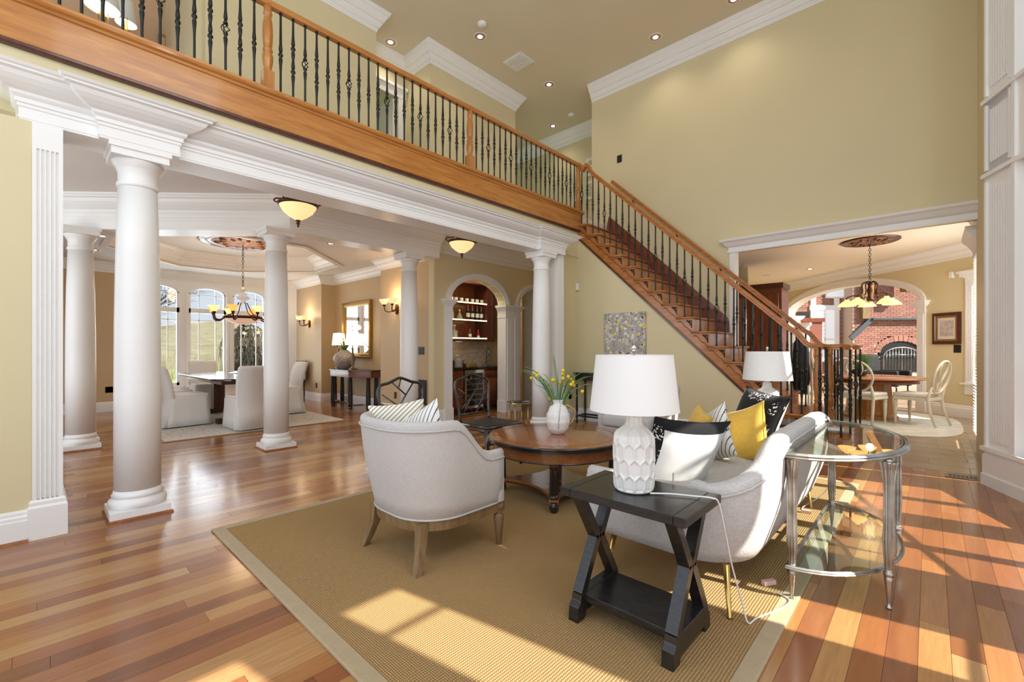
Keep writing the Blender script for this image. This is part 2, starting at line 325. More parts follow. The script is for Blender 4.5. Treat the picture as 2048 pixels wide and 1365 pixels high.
def ball_(name, c, r, m_, parent=None, n=12, sz=1): return MB().ball(c, r, n, sz).build(name, m_, parent)
def arc(cx, cy, rx, ry, a0, a1, n): return [(cx+rx*math.cos(a0+(a1-a0)*i/n), cy+ry*math.sin(a0+(a1-a0)*i/n)) for i in range(n+1)]
def bez(p, n=12):
    p = [Vector(q) for q in p]; out = []
    for i in range(n+1):
        t = i/n; q = list(p)
        while len(q) > 1: q = [q[j].lerp(q[j+1], t) for j in range(len(q)-1)]
        out.append(q[0])
    return out
def smoothpath(pts, n=6):
    P = [Vector(p) for p in pts]; out = []
    for i in range(len(P)-1):
        a = P[max(i-1, 0)]; b = P[i]; c = P[i+1]; d = P[min(i+2, len(P)-1)]
        for k in range(n):
            t = k/n; out.append(.5*((2*b)+(c-a)*t+(2*a-5*b+4*c-d)*t*t+(3*b-a-3*c+d)*t**3))
    out.append(P[-1]); return out
# profiles (out, z measured down from 0)
def crown_prof(w, h, z):   # closed loop, wall side first
    p = [(0, 0), (1, 0), (1, -.07), (.93, -.10), (.93, -.16), (.80, -.22), (.66, -.36), (.55, -.44), (.55, -.50), (.42, -.53), (.34, -.66), (.22, -.78), (.12, -.80), (.12, -.88), (.06, -.92), (.06, -1), (0, -1)]
    return [(a*w, z+b*h) for a, b in p]
def base_prof(h=.19, t=.022, z=0): return [(0, z), (t, z), (t, z+h*.68), (t*.8, z+h*.70), (t*.8, z+h*.80), (t*.45, z+h*.84), (t*.45, z+h*.93), (t*.2, z+h), (0, z+h)]
def entab_prof(z0, z1, p=.2):
    h = z1-z0
    q = [(0, 0), (.0, .05), (.02, .05), (.02, .09), (0, .10), (0, .28), (.04, .30), (.04, .36), (.09, .38), (.09, .47), (.17, .52), (.19, .54), (.19, .60), (.34, .63), (.52, .70), (.66, .78), (.72, .84), (.72, .87), (.86, .89), (.86, .93), (.94, .95), (1, 1)]
    return [(-.6, z0)]+[(a*p, z0+b*h) for a, b in q]+[(-.6, z1)]
# ---------------------------------------------------------------- setting: floor
PW = .0965
def visible_floor(x, y):
    d = x*-.6833+y*.7302
    if d < .9: return False
    k = (x*.7302+y*.6833)/d
    return -1.35 < k < 1.3 and 697+1089.5/d < 1500
rugs = [(-3.45, -.54, .87, 4.95), (-10.9, -7.2, 1.2, 3.5)]
planks = []
x = -12.0; col_i = 0
random.seed(3)
while x < 3.2:
    y = -2.2-random.random(); 
    while y < 10.9:
        ln = random.choice((.55, .8, 1.05, 1.3, 1.7, 2.1)); y1 = y+ln; a, b = max(y, -2.0), min(y1, 6.13 if x > -.92 else 10.9); xm = x+PW/2
        if b-a > .05: planks.append((xm, a, b))
        y = y1
    x += PW
def covered(xm, a, b): return any(r[0] < xm < r[1] and r[2] < a and b < r[3] for r in rugs)
cand = []
for p in planks:
    ym = min(max((p[1]+p[2])/2, .3), p[2]); d = -.6833*p[0]+.7302*ym
    vis = (not covered(*p)) and any(visible_floor(p[0], p[1]+(p[2]-p[1])*t) for t in (0, .5, 1))
    cand.append((0 if vis else 1, d, p))
cand.sort(key=lambda c: (c[0], c[1]))
floor = struct('floor', MB().box(-12.2, 3.3, -2, 11, -.06, -.012), M['gap'])
um = MB().box(-PW/2+.0006, PW/2-.0006, 0, 1, -.012, 0)
proto = None
for i, (v_, d_, (xm, a, b)) in enumerate(cand[:298]):
    if proto is None: proto = um.build('plank', M['plank'], floor); proto.location = (xm, a+.0006, 0); proto.scale = (1, b-a-.0012, 1)
    else: inst(proto, 'plank', floor, (xm, a+.0006, 0), scale=(1, b-a-.0012, 1))
fm = MB()
for v_, d_, (xm, a, b) in cand[298:]: fm.box(xm-PW/2+.0006, xm+PW/2-.0006, a+.0006, b-.0006, -.012, 0)
fm.build('planks', M['planks'], floor, kind='stuff', recalc=False)
# tiles of the breakfast room
ft = MB().box(-6.5, 3.3, 6.13, 6.16, -.05, -.004).box(-6.5, 3.3, 10.9, 30, -.06, -.006).box(-.92, 3.3, 6.13, 11, -.012, -.003).build('grout_bed', M['grout'], floor)
tp = None; y = 6.16; rowi = 0
while y < 12.6:
    wy = .30 if rowi % 4 != 3 else .12
    x = -.91-(.3 if rowi % 2 else 0)
    while x < .62:
        wx = .60; x0 = max(x, -.91); x1 = x+wx
        if x1-x0 > .06:
            if tp is None: tp = MB().box(0, 1, 0, 1, -.006, .0015).build('tile', M['tile'], floor); tp.location = (x0+.004, y+.004, 0); tp.scale = (x1-x0-.008, wy-.008, 1)
            else: inst(tp, 'tile', floor, (x0+.004, y+.004, 0), scale=(x1-x0-.008, wy-.008, 1))
        x = x1
        if abs(x-.29) < .31 and x1-x0 > .3:
            inst(tp, 'tile', floor, (x+.004, y+.004, 0), scale=(.082, wy-.008, 1)); x += .09
    y += wy; rowi += 1
far = MB()
y = 10.95
while y < 24:
    x = -14
    while x < (-.9 if y < 12.6 else 3.0):
        far.box(x+.005, x+.595, y+.005, y+.395, -.006, .0015); x += .6
    y += .4
far.build('tiles', M['tile'], floor, kind='stuff', recalc=False)
# ---------------------------------------------------------------- setting: walls (world coordinates)
def wallbox(name, x0, x1, y0, y1, z0, z1, m_): return struct(name, MB().box(x0, x1, y0, y1, z0, z1), m_)
XW = -4.42      # upper wall / fascia plane
ZE0, ZE1 = 2.665, 2.95
ZF = 3.55       # upper floor level
ZC = 6.28       # upper ceiling
wallbox('wall_left', -4.47, -4.17, -2, -.012, 0, ZE0, M['wall'])
wallbox('wall_left_upper', XW-.10, XW, -2, 6.46, 2.78, 3.25, M['wall'])
wallbox('wall_hall_right', -4.56, -4.436, 5.56, 6.39, 0, ZF, M['wall'])
wallbox('wall_stair_end', -4.56, -4.436, 6.39, 8.4, 0, 3.2, M['wall'])
# wall under the stairs (sloped top)
def znose(X): return 2.92-.9405*(X+3.78)
us = MB(); poly = [(-4.436, 0), (-1.12, 0), (-1.10, .01), (-4.436, 3.147)]
us.add([(x, 6.39, z) for x, z in poly]+[(x, 6.47, z) for x, z in poly], [(0, 1, 2, 3), (7, 6, 5, 4), (0, 4, 5, 1), (1, 5, 6, 2), (2, 6, 7, 3), (3, 7, 4, 0)])
struct('wall_under_stairs', us, M['wall'])
# big back wall, with the opening to the breakfast room
bw = MB().box(-4.65, -2.275, 7.4, 7.56, 0, ZC).box(-2.275, .42, 7.4, 7.56, 2.72, ZC)
struct('wall_back', bw, M['wall'])
wallbox('wall_hall_return', -4.80, -4.65, 7.4, 9.0, ZF, ZC, M['wall'])
struct('trim_1', MB().box(-2.275, -2.20, 7.385, 7.575, 0, 2.72), M['trim'])
struct('trim_2', MB().sweep([(-2.27, 7.6), (-2.27, 7.4), (.40, 7.4)], [(0, 2.70)]+[(a, b) for a, b in [(.035, 2.70), (.035, 2.725), (.02, 2.73), (.02, 2.78), (.05, 2.80), (.09, 2.85), (.12, 2.87), (.13, 2.90), (0, 2.905)]]), M['trim'])
struct('trim_3', MB().sweep([(-4.8, 7.4), (-4.65, 7.4), (.42, 7.4)], crown_prof(.16, .29, ZC)), M['trim'])
# upper ceiling
wallbox('ceiling', -12.2, 1.6, -2.2, 8.7, ZC, ZC+.1, M['ceil'])
# right end of the back wall and the angled window wall
wallbox('wall_corner_right', .40, .60, 5.95, 7.56, 0, ZC, M['wall'])
P0 = Vector((.36, 5.84, 0)); fd = Vector((.387, -.922, 0)).normalized(); fn = Vector((fd.y, -fd.x, 0))   # fn points to the room (-x)
if fn.x > 0: fn = -fn
FL = 2.62
def fw(s_, o, z): p = P0+fd*s_+fn*o; return (p.x, p.y, z)
def fbox(mb, s0, s1, o0, o1, z0, z1):
    vs = [fw(s0, o0, z0), fw(s1, o0, z0), fw(s1, o1, z0), fw(s0, o1, z0), fw(s0, o0, z1), fw(s1, o0, z1), fw(s1, o1, z1), fw(s0, o1, z1)]
    return mb.add(vs, [(0, 3, 2, 1), (4, 5, 6, 7), (0, 1, 5, 4), (1, 2, 6, 5), (2, 3, 7, 6), (3, 0, 4, 7)])
wa = MB(); fbox(wa, 0, FL, -.16, 0, 0, .33)
for s0, s1 in ((0, .42), (1.42, 1.62), (2.52, FL)): fbox(wa, s0, s1, -.16, 0, .33, ZC)
for z0, z1 in ((2.76, 3.43), (5.8, ZC)): fbox(wa, 0, FL, -.16, 0, z0, z1)
struct('wall_window_angled', wa, M['trim'])
tr = MB()
fbox(tr, -.0, FL, 0, .035, .31, .345)                       # sill
fbox(tr, 0, FL, 0, .018, .02, .27)
fbox(tr, .0, FL, .018, .03, 0, .10)
for z0, z1 in ((.345, 2.70), (2.80, 3.38), (3.46, 5.78)):
    fbox(tr, .03, .055, 0, .02, z0, z1); fbox(tr, .34, .36, 0, .02, z0, z1)
    for k in range(7): fbox(tr, .09+k*.033, .108+k*.033, 0, .012, z0+.06, z1-.06)
for z in (2.74, 3.40): fbox(tr, 0, FL, 0, .03, z, z+.035)
for s_ in (.40, 1.42, 1.60, 2.50):
    fbox(tr, s_-.02, s_+.02, 0, .022, .345, 5.8)
tr.build('trim_4', M['trim'], kind='structure')
def facet_window(name, s0, s1, z0, z1, nm, nt):
    f = MB(); 
    for a, b in ((s0, s0+.05), (s1-.05, s1)): fbox(f, a, b, -.12, -.04, z0, z1)
    for a, b in ((z0, z0+.05), (z1-.05, z1)): fbox(f, s0, s1, -.12, -.04, a, b)
    for i in range(1, nm): c = s0+(s1-s0)*i/nm; fbox(f, c-.05, c+.05, -.095, -.065, z0, z1)
    for t in nt: fbox(f, s0, s1, -.095, -.065, t-.011, t+.011)
    w_ = f.build(name, M['trim'], kind='structure'); g = MB(); fbox(g, s0+.04, s1-.04, -.082, -.078, z0+.04, z1-.04); g.build('pane', M['pane'], w_)
facet_window('window_1', .42, 1.42, .34, 2.76, 2, (1.0, 2.4)); facet_window('window_2', 1.62, 2.52, .34, 2.76, 2, (1.0, 2.4))
facet_window('window_3', .42, 1.42, 3.43, 5.8, 3, (4.3, 5.1)); facet_window('window_4', 1.62, 2.52, 3.43, 5.8, 3, (4.3, 5.1))
# straight part of the window wall, at x = XR
XR = P0.x+fd.x*FL+.0; YR = P0.y+fd.y*FL
ww = MB().box(XR, XR+.16, -2, YR, 0, .33).box(XR, XR+.16, -2, YR, 2.76, 3.43).box(XR, XR+.16, -2, YR, 5.8, ZC)
wins = [(2.55, 2.98), (1.56, 1.96), (.90, 1.26), (-1.3, -.7)]
edges = [YR]+[e for a, b in wins for e in (b, a)]+[-2]
for i in range(0, len(edges), 2): ww.box(XR, XR+.16, edges[i+1], edges[i], .33, 5.8)
struct('wall_window_right', ww, M['trim'])
wi = 5
for a, b in wins:
    for z0, z1 in ((.34, 2.76), (3.43, 5.8)):
        f = MB(); xs = (XR+.05, XR+.12)
        f.box(*xs, a, a+.05, z0, z1).box(*xs, b-.05, b, z0, z1).box(*xs, a, b, z0, z0+.05).box(*xs, a, b, z1-.05, z1)
        for t in ((.5,) if b-a > .5 else ()): c = a+(b-a)*t; f.box(XR+.07, XR+.09, c-.012, c+.012, z0, z1)
        for t in (z0+.70, z1-.30): f.box(XR+.07, XR+.09, a, b, t-.012, t+.012)
        w_ = f.build('window_%d' % wi, M['trim'], kind='structure'); wi += 1
        MB().box(XR+.078, XR+.082, a+.04, b-.04, z0+.04, z1-.04).build('pane', M['pane'], w_)
# unseen slab added to keep the sun out of the upper windows
struct('sun_block_slab', MB().box(.40, 5.2, -2.2, 12, ZC+.11, ZC+.2), M['trim'])
# ---------------------------------------------------------------- upper floor and hall
struct('floor_upper', MB().box(-12.2, -4.45, -2, 8.7, 3.3, 3.53), M['ceil3'])
wq = lambda z0, z1: [(0, z0), (0, z1), (-.08, z1), (-.08, z0)]
wu = MB().sweep([(-9, 1.345), (-6.1, 1.345), (-6.1, 3.52), (-6.8, 3.52), (-6.8, 3.68)], wq(ZF-.1, ZC)).sweep([(-6.8, 4.36), (-6.8, 4.52), (-6.1, 4.52), (-6.1, 6.62), (-7.6, 6.62)], wq(ZF-.1, ZC)).box(-6.88, -6.8, 3.68, 4.36, 5.62, ZC)
struct('wall_upper_hall', wu, M['wall'])
wallbox('wall_upper_far', -9, -4.6, 8.55, 8.7, ZF-.1, ZC, M['wall'])
wallbox('wall_upper_left', -9.0, -6.25, 1.25, 1.345, ZF-.1, ZC, M['wall'])
wallbox('wall_upper_alcove', -8.0, -7.85, -2.0, 1.25, ZF-.1, ZC, M['pink'])
struct('trim_6', MB().sweep([(-6.1, 1.345), (-6.1, 3.52), (-6.8, 3.52), (-6.8, 4.52), (-6.1, 4.52), (-6.1, 6.62), (-7.6, 6.62)], crown_prof(.16, .29, ZC)), M['trim'])
struct('trim_7', MB().sweep([(-8.9, 8.55), (-4.8, 8.55)], crown_prof(.16, .29, ZC)), M['trim'])
# upper door, ajar, in the recess
dc = MB().box(-6.8, -6.77, 3.60, 3.70, ZF, 5.62).box(-6.8, -6.77, 4.34, 4.44, ZF, 5.62).box(-6.8, -6.76, 3.56, 4.48, 5.60, 5.74).box(-6.8, -6.72, 3.54, 4.50, 5.74, 5.79)
struct('trim_9', dc, M['trim'])
dr = struct('door_1', MB().box(-7.55, -6.86, 4.28, 4.32, ZF, 5.60), M['trim'])
MB().box(-7.45, -6.95, 4.27, 4.285, ZF+.25, ZF+.9).box(-7.45, -6.95, 4.27, 4.285, ZF+1.05, ZF+1.9).build('door_panel', M['trim'], dr)
ball_('door_knob', (-7.48, 4.25, ZF+.95), .03, M['bronze'], dr)
# balcony edge fascia with its mouldings
fz = MB().box(XW-.1, XW+.03, -2, 6.46, 3.25, 3.52)
tag(struct('trim_10', fz, M['oak']), kind='structure')
struct('trim_11', MB().sweep([(XW, -2), (XW, 6.46)], [(-.14, 3.50), (.03, 3.50), (.045, 3.505), (.05, 3.52), (.075, 3.53), (.085, 3.545), (.085, 3.565), (.07, 3.575), (-.14, 3.575)], smooth=False), M['oak'])
struct('trim_12', MB().sweep([(XW, -2), (XW, 6.46)], [(0, 3.21), (.035, 3.21), (.045, 3.225), (.045, 3.24), (.033, 3.25), (0, 3.25)]), M['mahog'])
# entablature on the colonnade
ent = MB(); EY0, EY1 = -.07, 5.63; XE = -4.185
ent.box(-4.5, XE-.012, EY0+.012, EY1-.012, ZE0+.004, ZE1-.004)
pf = [q for q in entab_prof(ZE0, ZE1, .2) if q[0] > -.5]
pf = [(-.05, ZE0)]+pf+[(-.05, ZE1)]
ent.sweep([(-4.6, EY0), (XE, EY0), (XE, .30), (XE+.05, .30), (XE+.05, .75), (XE, .75), (XE, 5.03), (XE+.05, 5.03), (XE+.05, EY1-.0), (-4.5, EY1)], pf)
struct('trim_13', ent, M['trim'])
# ---------------------------------------------------------------- columns and pilasters
def column(x, y, r, label, H=ZE0, group=None, pl=.172):
    t = thing('column', label, 'column', (x, y, 0), 0, group)
    MB().box(-pl, pl, -pl, pl, 0, .065).build('plinth', M['trim'], t)
    q = MB(); q.sweep([(-pl, -pl), (-pl, pl), (pl, pl), (pl, -pl)][::-1], [(0, 0), (.014, 0), (.014, .008), (.004, .018), (0, .018)], closed=True); q.build('shoe_moulding', M['cherrytop'], t)
    MB().lathe([(pl*.93, .065), (pl*.99, .08), (pl*1.0, .10), (pl*.97, .118), (pl*.86, .128), (pl*.84, .135), (pl*.84, .142), (r*1.12, .150), (r*1.04, .165), (r, .19)], n=40).build('base_torus', M['trim'], t)
    rt = r*.83; hh = H-.25
    MB().lathe([(r, .185), (r, .9), (r*.985, 1.4), (r*.93, 1.9), (rt, hh)], n=40).build('shaft', M['trim'], t)
    MB().lathe([(rt, hh-.02), (rt*1.07, hh-.012), (rt*1.09, hh), (rt*1.07, hh+.012), (rt, hh+.02), (rt, hh+.09), (rt*1.06, hh+.10), (rt*1.06, hh+.11), (rt*1.14, hh+.12), (rt*1.3, hh+.155), (rt*1.36, hh+.17)], n=40).build('capital', M['trim'], t)
    a = rt*1.42
    MB().box(-a, a, -a, a, H-.08, H-.03).box(-a*1.08, a*1.08, -a*1.08, a*1.08, H-.03, H).build('abacus', M['trim'], t)
    return t
column(-4.31, .525, .138, 'nearest tall white round column beside the fluted pilaster', group='round white columns')
column(-4.31, 5.256, .138, 'white round column beside the yellow wall, under the right end of the entablature', group='round white columns')
column(-5.87, 2.03, .138, 'white round column standing in front of the dining table and rug', group='round white columns')
column(-5.87, 3.95, .138, 'white round column behind the left black lattice-back chair', group='round white columns')
column(-7.52, .38, .138, 'shadowed white round column far left, next to the fluted pilaster', group='round white columns')
def fluted(mb, y0, y1, xf, z0, z1, n=5, axis='x', dep=.012):
    w = y1-y0; m_ = .016; fwid = (w-2*m_)/n; pts = [(y0, 0)]
    for i in range(n):
        a = y0+m_+fwid*i; pts += [(a+fwid*.15, 0), (a+fwid*.3, -dep), (a+fwid*.7, -dep), (a+fwid*.85, 0)]
    pts.append((y1, 0)); vs = []; fs = []
    for z in (z0, z1):
        for y, d in pts: vs.append((xf+d, y, z) if axis == 'x' else (y, xf-d, z))
    k = len(pts)
    for i in range(k-1): fs.append((i, i+1, k+i+1, k+i))
    mb.add(vs, fs); return mb
pm = MB().box(-4.48, -4.178, -.012, .127, 0, ZE0); fluted(pm, -.012, .127, -4.165, .25, 2.50); pm.box(-4.178, -4.165, -.012, .127, 2.50, ZE0).box(-4.178, -4.165, -.012, .127, .1, .25)
struct('trim_14', pm, M['trim'])
struct('trim_15', MB().sweep([(-4.5, -.03), (-4.15, -.03), (-4.15, .14), (-4.5, .14)][::-1] if False else [(-4.6, -.018), (-4.165, -.018), (-4.165, .133), (-4.6, .133)], [(-.05, 0), (.016, 0), (.016, .20), (.008, .215), (.008, .235), (0, .25), (-.05, .25)]), M['trim'])
pr_ = MB().box(-4.44, -4.20, 5.52, 5.68, 0, ZE0).box(-4.43, -4.185, 5.51, 5.69, 0, .24)
struct('trim_16', pr_, M['trim'])
struct('baseboard_left', MB().sweep([(-4.17, -2), (-4.17, -.03)], base_prof(.20, .022)), M['trim'])
struct('trim_17', MB().sweep([(-4.148, -2), (-4.148, -.03)], [(0, 0), (.014, 0), (.010, .012), (0, .018)]), M['cherrytop'])
struct('baseboard_stairs', MB().sweep([(-4.436, 5.69), (-4.436, 6.39), (-1.0, 6.39)], base_prof(.20, .022)), M['trim'])
# ---------------------------------------------------------------- hall between the colonnades
struct('ceiling_hall', MB().box(-6.0, -4.46, -2, 8.3, 3.05, 3.1).box(-7.3, -6.0, -2, 2.4, 3.05, 3.1).box(-12.2, -7.3, -2, .6, 3.05, 3.1), M['ceil3'])
# second row entablature: diagonal, then along x = -5.87
e2 = MB(); pf2 = [(-.3, 2.67)]+[(o, z) for o, z in entab_prof(2.67, 3.05, .22) if o > -.5]+[(-.3, 3.05)]
e2.sweep([(-8.6, -.69), (-7.42, .49), (-5.76, 2.15), (-5.76, 4.45)], pf2)
struct('trim_18', e2, M['trim'])
struct('trim_19', MB().sweep([(-5.9, 4.4), (-5.9, 8.2), (-4.56, 8.2)], crown_prof(.17, .26, 3.05)), M['trim'])
# bar wall with two arched openings
def arch_poly(y0, y1, zs, rise, n=16): cy = (y0+y1)/2; rx = (y1-y0)/2; return arc(cy, zs, rx, rise, PI, 0, n)
def arched_wall(x0, x1, ya, yb, zt, ops, m_, name, thing_=None):
    mb = MB(); cur = ya
    for y0, y1, zs, rise in ops:
        mb.box(x0, x1, cur, y0, 0, zt); P = arch_poly(y0, y1, zs, rise)
        vs = []; k = len(P)
        for x in (x0, x1): vs += [(x, y, z) for y, z in P]+[(x, y, zt) for y, z in P]
        fs = []
        for i in range(k-1):
            fs += [(i, i+1, k+i+1, k+i), (2*k+i, 2*k+i+1, 3*k+i+1, 3*k+i), (i, i+1, 2*k+i+1, 2*k+i)]
        mb.add(vs, fs); cur = y1
    mb.box(x0, x1, cur, yb, 0, zt); return struct(name, mb, m_)
A1 = (4.79, 6.10, 2.03, .41); A2 = (6.50, 7.62, 2.03, .40)
arched_wall(-6.06, -5.9, 4.45, 8.2, 3.05, [A1, A2], M['wall'], 'wall_bar')
struct('wall_hall_end', MB().box(-6.1, -4.4, 8.2, 8.3, 0, 3.1), M['wall'])
def arch_case(y0, y1, zs, rise, wid=.10, x=-5.9, inner=-6.08):
    mb = MB(); a = arch_poly(y0, y1, zs, rise, 24); b = arch_poly(y0-wid, y1+wid, zs, rise+wid, 24); mid = arch_poly(y0-wid*.5, y1+wid*.5, zs, rise+wid*.5, 24)
    rows = [[(inner, p[0], p[1]), (x+.03, p[0], p[1]), (x+.03, m_[0], m_[1]), (x+.045, m_[0], m_[1]), (x+.045, q[0], q[1]), (x-.01, q[0], q[1])] for p, m_, q in zip(a, mid, b)]
    mb.grid(rows, smooth=False); return mb
ac = arch_case(*A1)
struct('trim_20', ac, M['trim']); struct('trim_21', arch_case(A2[0], A2[1], A2[2], A2[3]), M['trim'])
def bar_pil(y0, y1, cap=True):
    mb = MB().box(-6.08, -5.86, y0, y1, 0, 1.97); mb.box(-6.08, -5.845, y0-.012, y1+.012, 0, .22); 
    mb.box(-6.08, -5.85, y0-.01, y1+.01, 1.80, 1.83)
    for k, (o, z0, z1) in enumerate([(.012, 1.93, 1.95), (.025, 1.95, 1.975), (.045, 1.975, 2.0), (.065, 2.0, 2.035)]): mb.box(-6.08, -5.86+o, y0-o, y1+o, z0, z1)
    return mb
struct('trim_22', bar_pil(4.655, 4.80), M['trim'])
mb = bar_pil(6.09, 6.51); mb.box(-5.86, -5.845, 6.13, 6.27, .22, 1.80).box(-5.86, -5.845, 6.33, 6.47, .22, 1.80); struct('trim_23', mb, M['trim'])
struct('trim_24', bar_pil(7.61, 7.75), M['trim'])
struct('baseboard_bar', MB().sweep([(-7.55, 4.45), (-5.9, 4.45), (-5.9, 4.66)], base_prof(.20, .025)), M['trim'])
# ---------------------------------------------------------------- wet bar
XB = -6.95
struct('wall_niche', MB().box(XB-.08, XB, 4.55, 6.85, 0, 3.05).box(XB, -6.0, 4.50, 4.58, 0, 3.05).box(XB, -6.06, 6.78, 6.85, 0, 3.05), M['tan'])
struct('ceiling_niche', MB().box(XB, -6.0, 4.5, 6.85, 2.75, 2.8), M['ceil3'])
bc = thing('bar_cabinet', 'cherry base cabinet with drawers and a curved right door inside the arched bar niche', 'cabinet', (-6.3, 5.6, 0))
cb_ = MB().box(-.6, -.03, -1.0, -.165, .10, .83).box(-.6, -.25, -1.0, .9, 0, .085); cb_.prism([(-.03, .35), (-.03, .55), (-.10, .85), (-.22, 1.1), (-.6, 1.1), (-.6, .35)], .10, .83); cb_.build('body', M['cherry'], bc)
for z0, z1 in ((.66, .81), (.48, .64), (.30, .46), (.12, .28)):
    d = MB().box(-.03, -.008, -.78, -.17, z0, z1).build('drawer', M['cherry'], bc, bevel=.006); MB().lathe([(.045, 0), (.04, .02)], (0, 0, 0), 12, .4, 1, Matrix.Translation((-.0, -.47, (z0+z1)/2)) @ Matrix.Rotation(PI/2, 4, 'Y')).build('cup_pull', M['iron'], d)
d = MB(); rr = [(-.03, .36), (-.03, .55), (-.10, .85), (-.20, 1.07)]
def curved_panel(z0, z1, o):
    q = MB(); q.grid([[(x+o, y, z0), (x+o, y, z1)] for x, y in smoothpath([(a, b, 0) for a, b in rr], 4) for x, y in [(x, y)]] if False else [[(p.x+o, p.y, z0), (p.x+o, p.y, z1), (p.x+o-.02, p.y, z1), (p.x+o-.02, p.y, z0)] for p in smoothpath([(a, b, 0) for a, b in rr], 4)], closed_v=True, caps=True); return q
dd = curved_panel(.12, .64, .022).build('door', M['cherry'], bc); MB().tube([(.02, .43, .40), (.02, .43, .58)], .008, 6).build('handle', M['iron'], dd)
curved_panel(.66, .81, .022).build('drawer', M['cherry'], bc)
wc = thing('wine_cooler', 'undercounter wine cooler with steel frame and wire shelves in the bar', 'wine cooler', (-6.30, 5.72, .09))
MB().box(-.4, .0, -.28, .22, 0, .72).build('body', M['blackplastic'], wc)
MB().box(0, .02, -.28, -.235, 0, .72).box(0, .02, .175, .22, 0, .72).box(0, .02, -.235, .175, .66, .72).box(0, .02, -.235, .175, 0, .05).build('door_frame', M['chrome'], wc)
for k in range(5): MB().box(.0, .006, -.235, .175, .14+k*.10, .165+k*.10).build('rack', M['pewter'], wc)
MB().box(.012, .016, -.235, .175, .05, .66).build('glass_door', M['bglass'], wc)
ct = MB(); ct.prism([(-6.95, 4.6), (-6.25, 4.6), (-6.25, 6.15), (-6.31, 6.45), (-6.5, 6.78), (-6.95, 6.78)], .83, .865)
tag(ct.build('countertop', M['granite']), 'polished black granite countertop with an undermounted sink on the bar cabinet', 'countertop')
bs = MB().box(XB, XB+.012, 4.6, 6.78, .865, 1.36); splash = struct('trim_25', MB().box(XB, XB+.004, 4.6, 6.78, .865, 1.36), M['grout'])
st = None
for r in range(6):
    for c_ in range(15):
        y = 4.6+c_*.155-(.077 if r % 2 else 0); y1 = min(y+.152, 6.78); y = max(y, 4.6)
        if y1-y < .03: continue
        if st is None: st = MB().box(0, .012, 0, 1, 0, 1).build('tile', M['splash'], splash); st.location = (XB, y, .866+r*.082); st.scale = (1, y1-y, .079)
        else: inst(st, 'tile', splash, (XB, y, .866+r*.082), scale=(1, y1-y, .079))
# wall cabinet with three lit shelves
wcab = thing('wall_cabinet', 'open dark cherry wall cabinet with three lit shelves over the bar', 'cabinet', (XB, 5.4, 1.38))
MB().box(0, .02, -.82, 1.07, 0, 1.35).build('back_panel', M['cherry'], wcab)
MB().box(0, .40, .87, 1.07, 0, 1.35).build('side_panel', M['mahog'], wcab); MB().box(0, .40, -.83, -.79, 0, 1.35).build('side_panel', M['mahog'], wcab)
MB().box(0, .405, -.83, 1.075, -.03, 0).build('bottom_rail', M['mahog'], wcab); MB().box(0, .44, -.84, 1.12, 1.10, 1.16).build('top_rail', M['mahog'], wcab); MB().box(0, .38, -.79, .87, 1.16, 1.35).build('frieze', M['mahog'], wcab)
for z in (.03, .385, .725):
    s_ = MB().box(.02, .38, -.79, .87, z, z+.012).build('shelf', M['tglass'], wcab); MB().box(.37, .385, -.79, .87, z-.004, z+.016).build('light_strip', M['led'], s_)
def shelfpt(u, z, x=-6.68):   # helper: y on the shelf seen at column u
    k = (u-1024)/893; return x*(.7302+k*.6833)/(-.6833+k*.7302)
# tumblers, bottles, decanters
z3, z2, z1 = 1.38+.738, 1.38+.398, 1.38+.043
gl = None
for i, u in enumerate((903, 912, 923, 934, 945, 954, 963.5)):
    if gl is None:
        gl = MB().lathe([(.030, 0), (.036, .02), (.038, .085), (.034, .085), (.032, .02), (.001, .015)], n=12, cap=False).build('glass_tumbler', mat('cut_glass', (.75, .75, .72), .15, spec=.8, alpha=.55)); gl.location = (-6.68, shelfpt(u, z3), z3)
        tag(gl, 'cut glass tumbler on the top bar shelf, partly behind the arch casing', 'glass', 'tumblers on the top bar shelf')
    else:
        c_ = gl.copy(); COL.objects.link(c_); c_.location = (-6.68, shelfpt(u, z3), z3); c_['label'] = 'cut glass tumbler number %s from the left on the top bar shelf' % ('two', 'three', 'four', 'five', 'six', 'seven')[i-1] if False else ('cut glass tumbler on the top shelf, ' + ('second from the left', 'third from the left', 'at the middle of the row', 'third from the right', 'second from the right', 'at the right end')[i-1])
wb = None
for i, u in enumerate((936, 945, 954.5, 962.5)):
    lab = 'dark wine bottle with white label on the middle shelf, '+('leftmost of four', 'second of four from the left', 'third of four from the left', 'rightmost of four')[i]
    if wb is None:
        wb = thing('wine_bottle', lab, 'bottle', (-6.68, shelfpt(u, z2), z2), 0, 'wine bottles on the middle bar shelf')
        MB().lathe([(.036, 0), (.037, .01), (.037, .17), (.030, .20), (.014, .225), (.013, .29)], n=14).build('bottle_body', M['bottleglass'], wb)
        MB().lathe([(.0378, .06), (.0378, .14)], n=14, cap=False).build('paper_label', M['label'], wb); MB().lathe([(.0145, .25), (.0145, .292)], n=10).build('foil_cap', M['red'], wb)
    else: copy_tree(wb, (-6.68, shelfpt(u, z2), z2), 0, lab)
t = thing('tequila_bottle', 'rounded clear green bottle with a ball stopper on the middle bar shelf', 'bottle', (-6.68, shelfpt(919, z2), z2))
MB().lathe([(.055, 0), (.06, .03), (.05, .08), (.03, .11), (.014, .13), (.013, .165)], n=16).build('bottle_body', mat('greenish_glass', (.35, .42, .25), .15, alpha=.6), t); ball_('stopper', (0, 0, .18), .02, M['label'], t)
t = thing('tall_decanter', 'tall clear glass decanter at the left of the middle bar shelf', 'decanter', (-6.68, shelfpt(903.5, z2), z2))
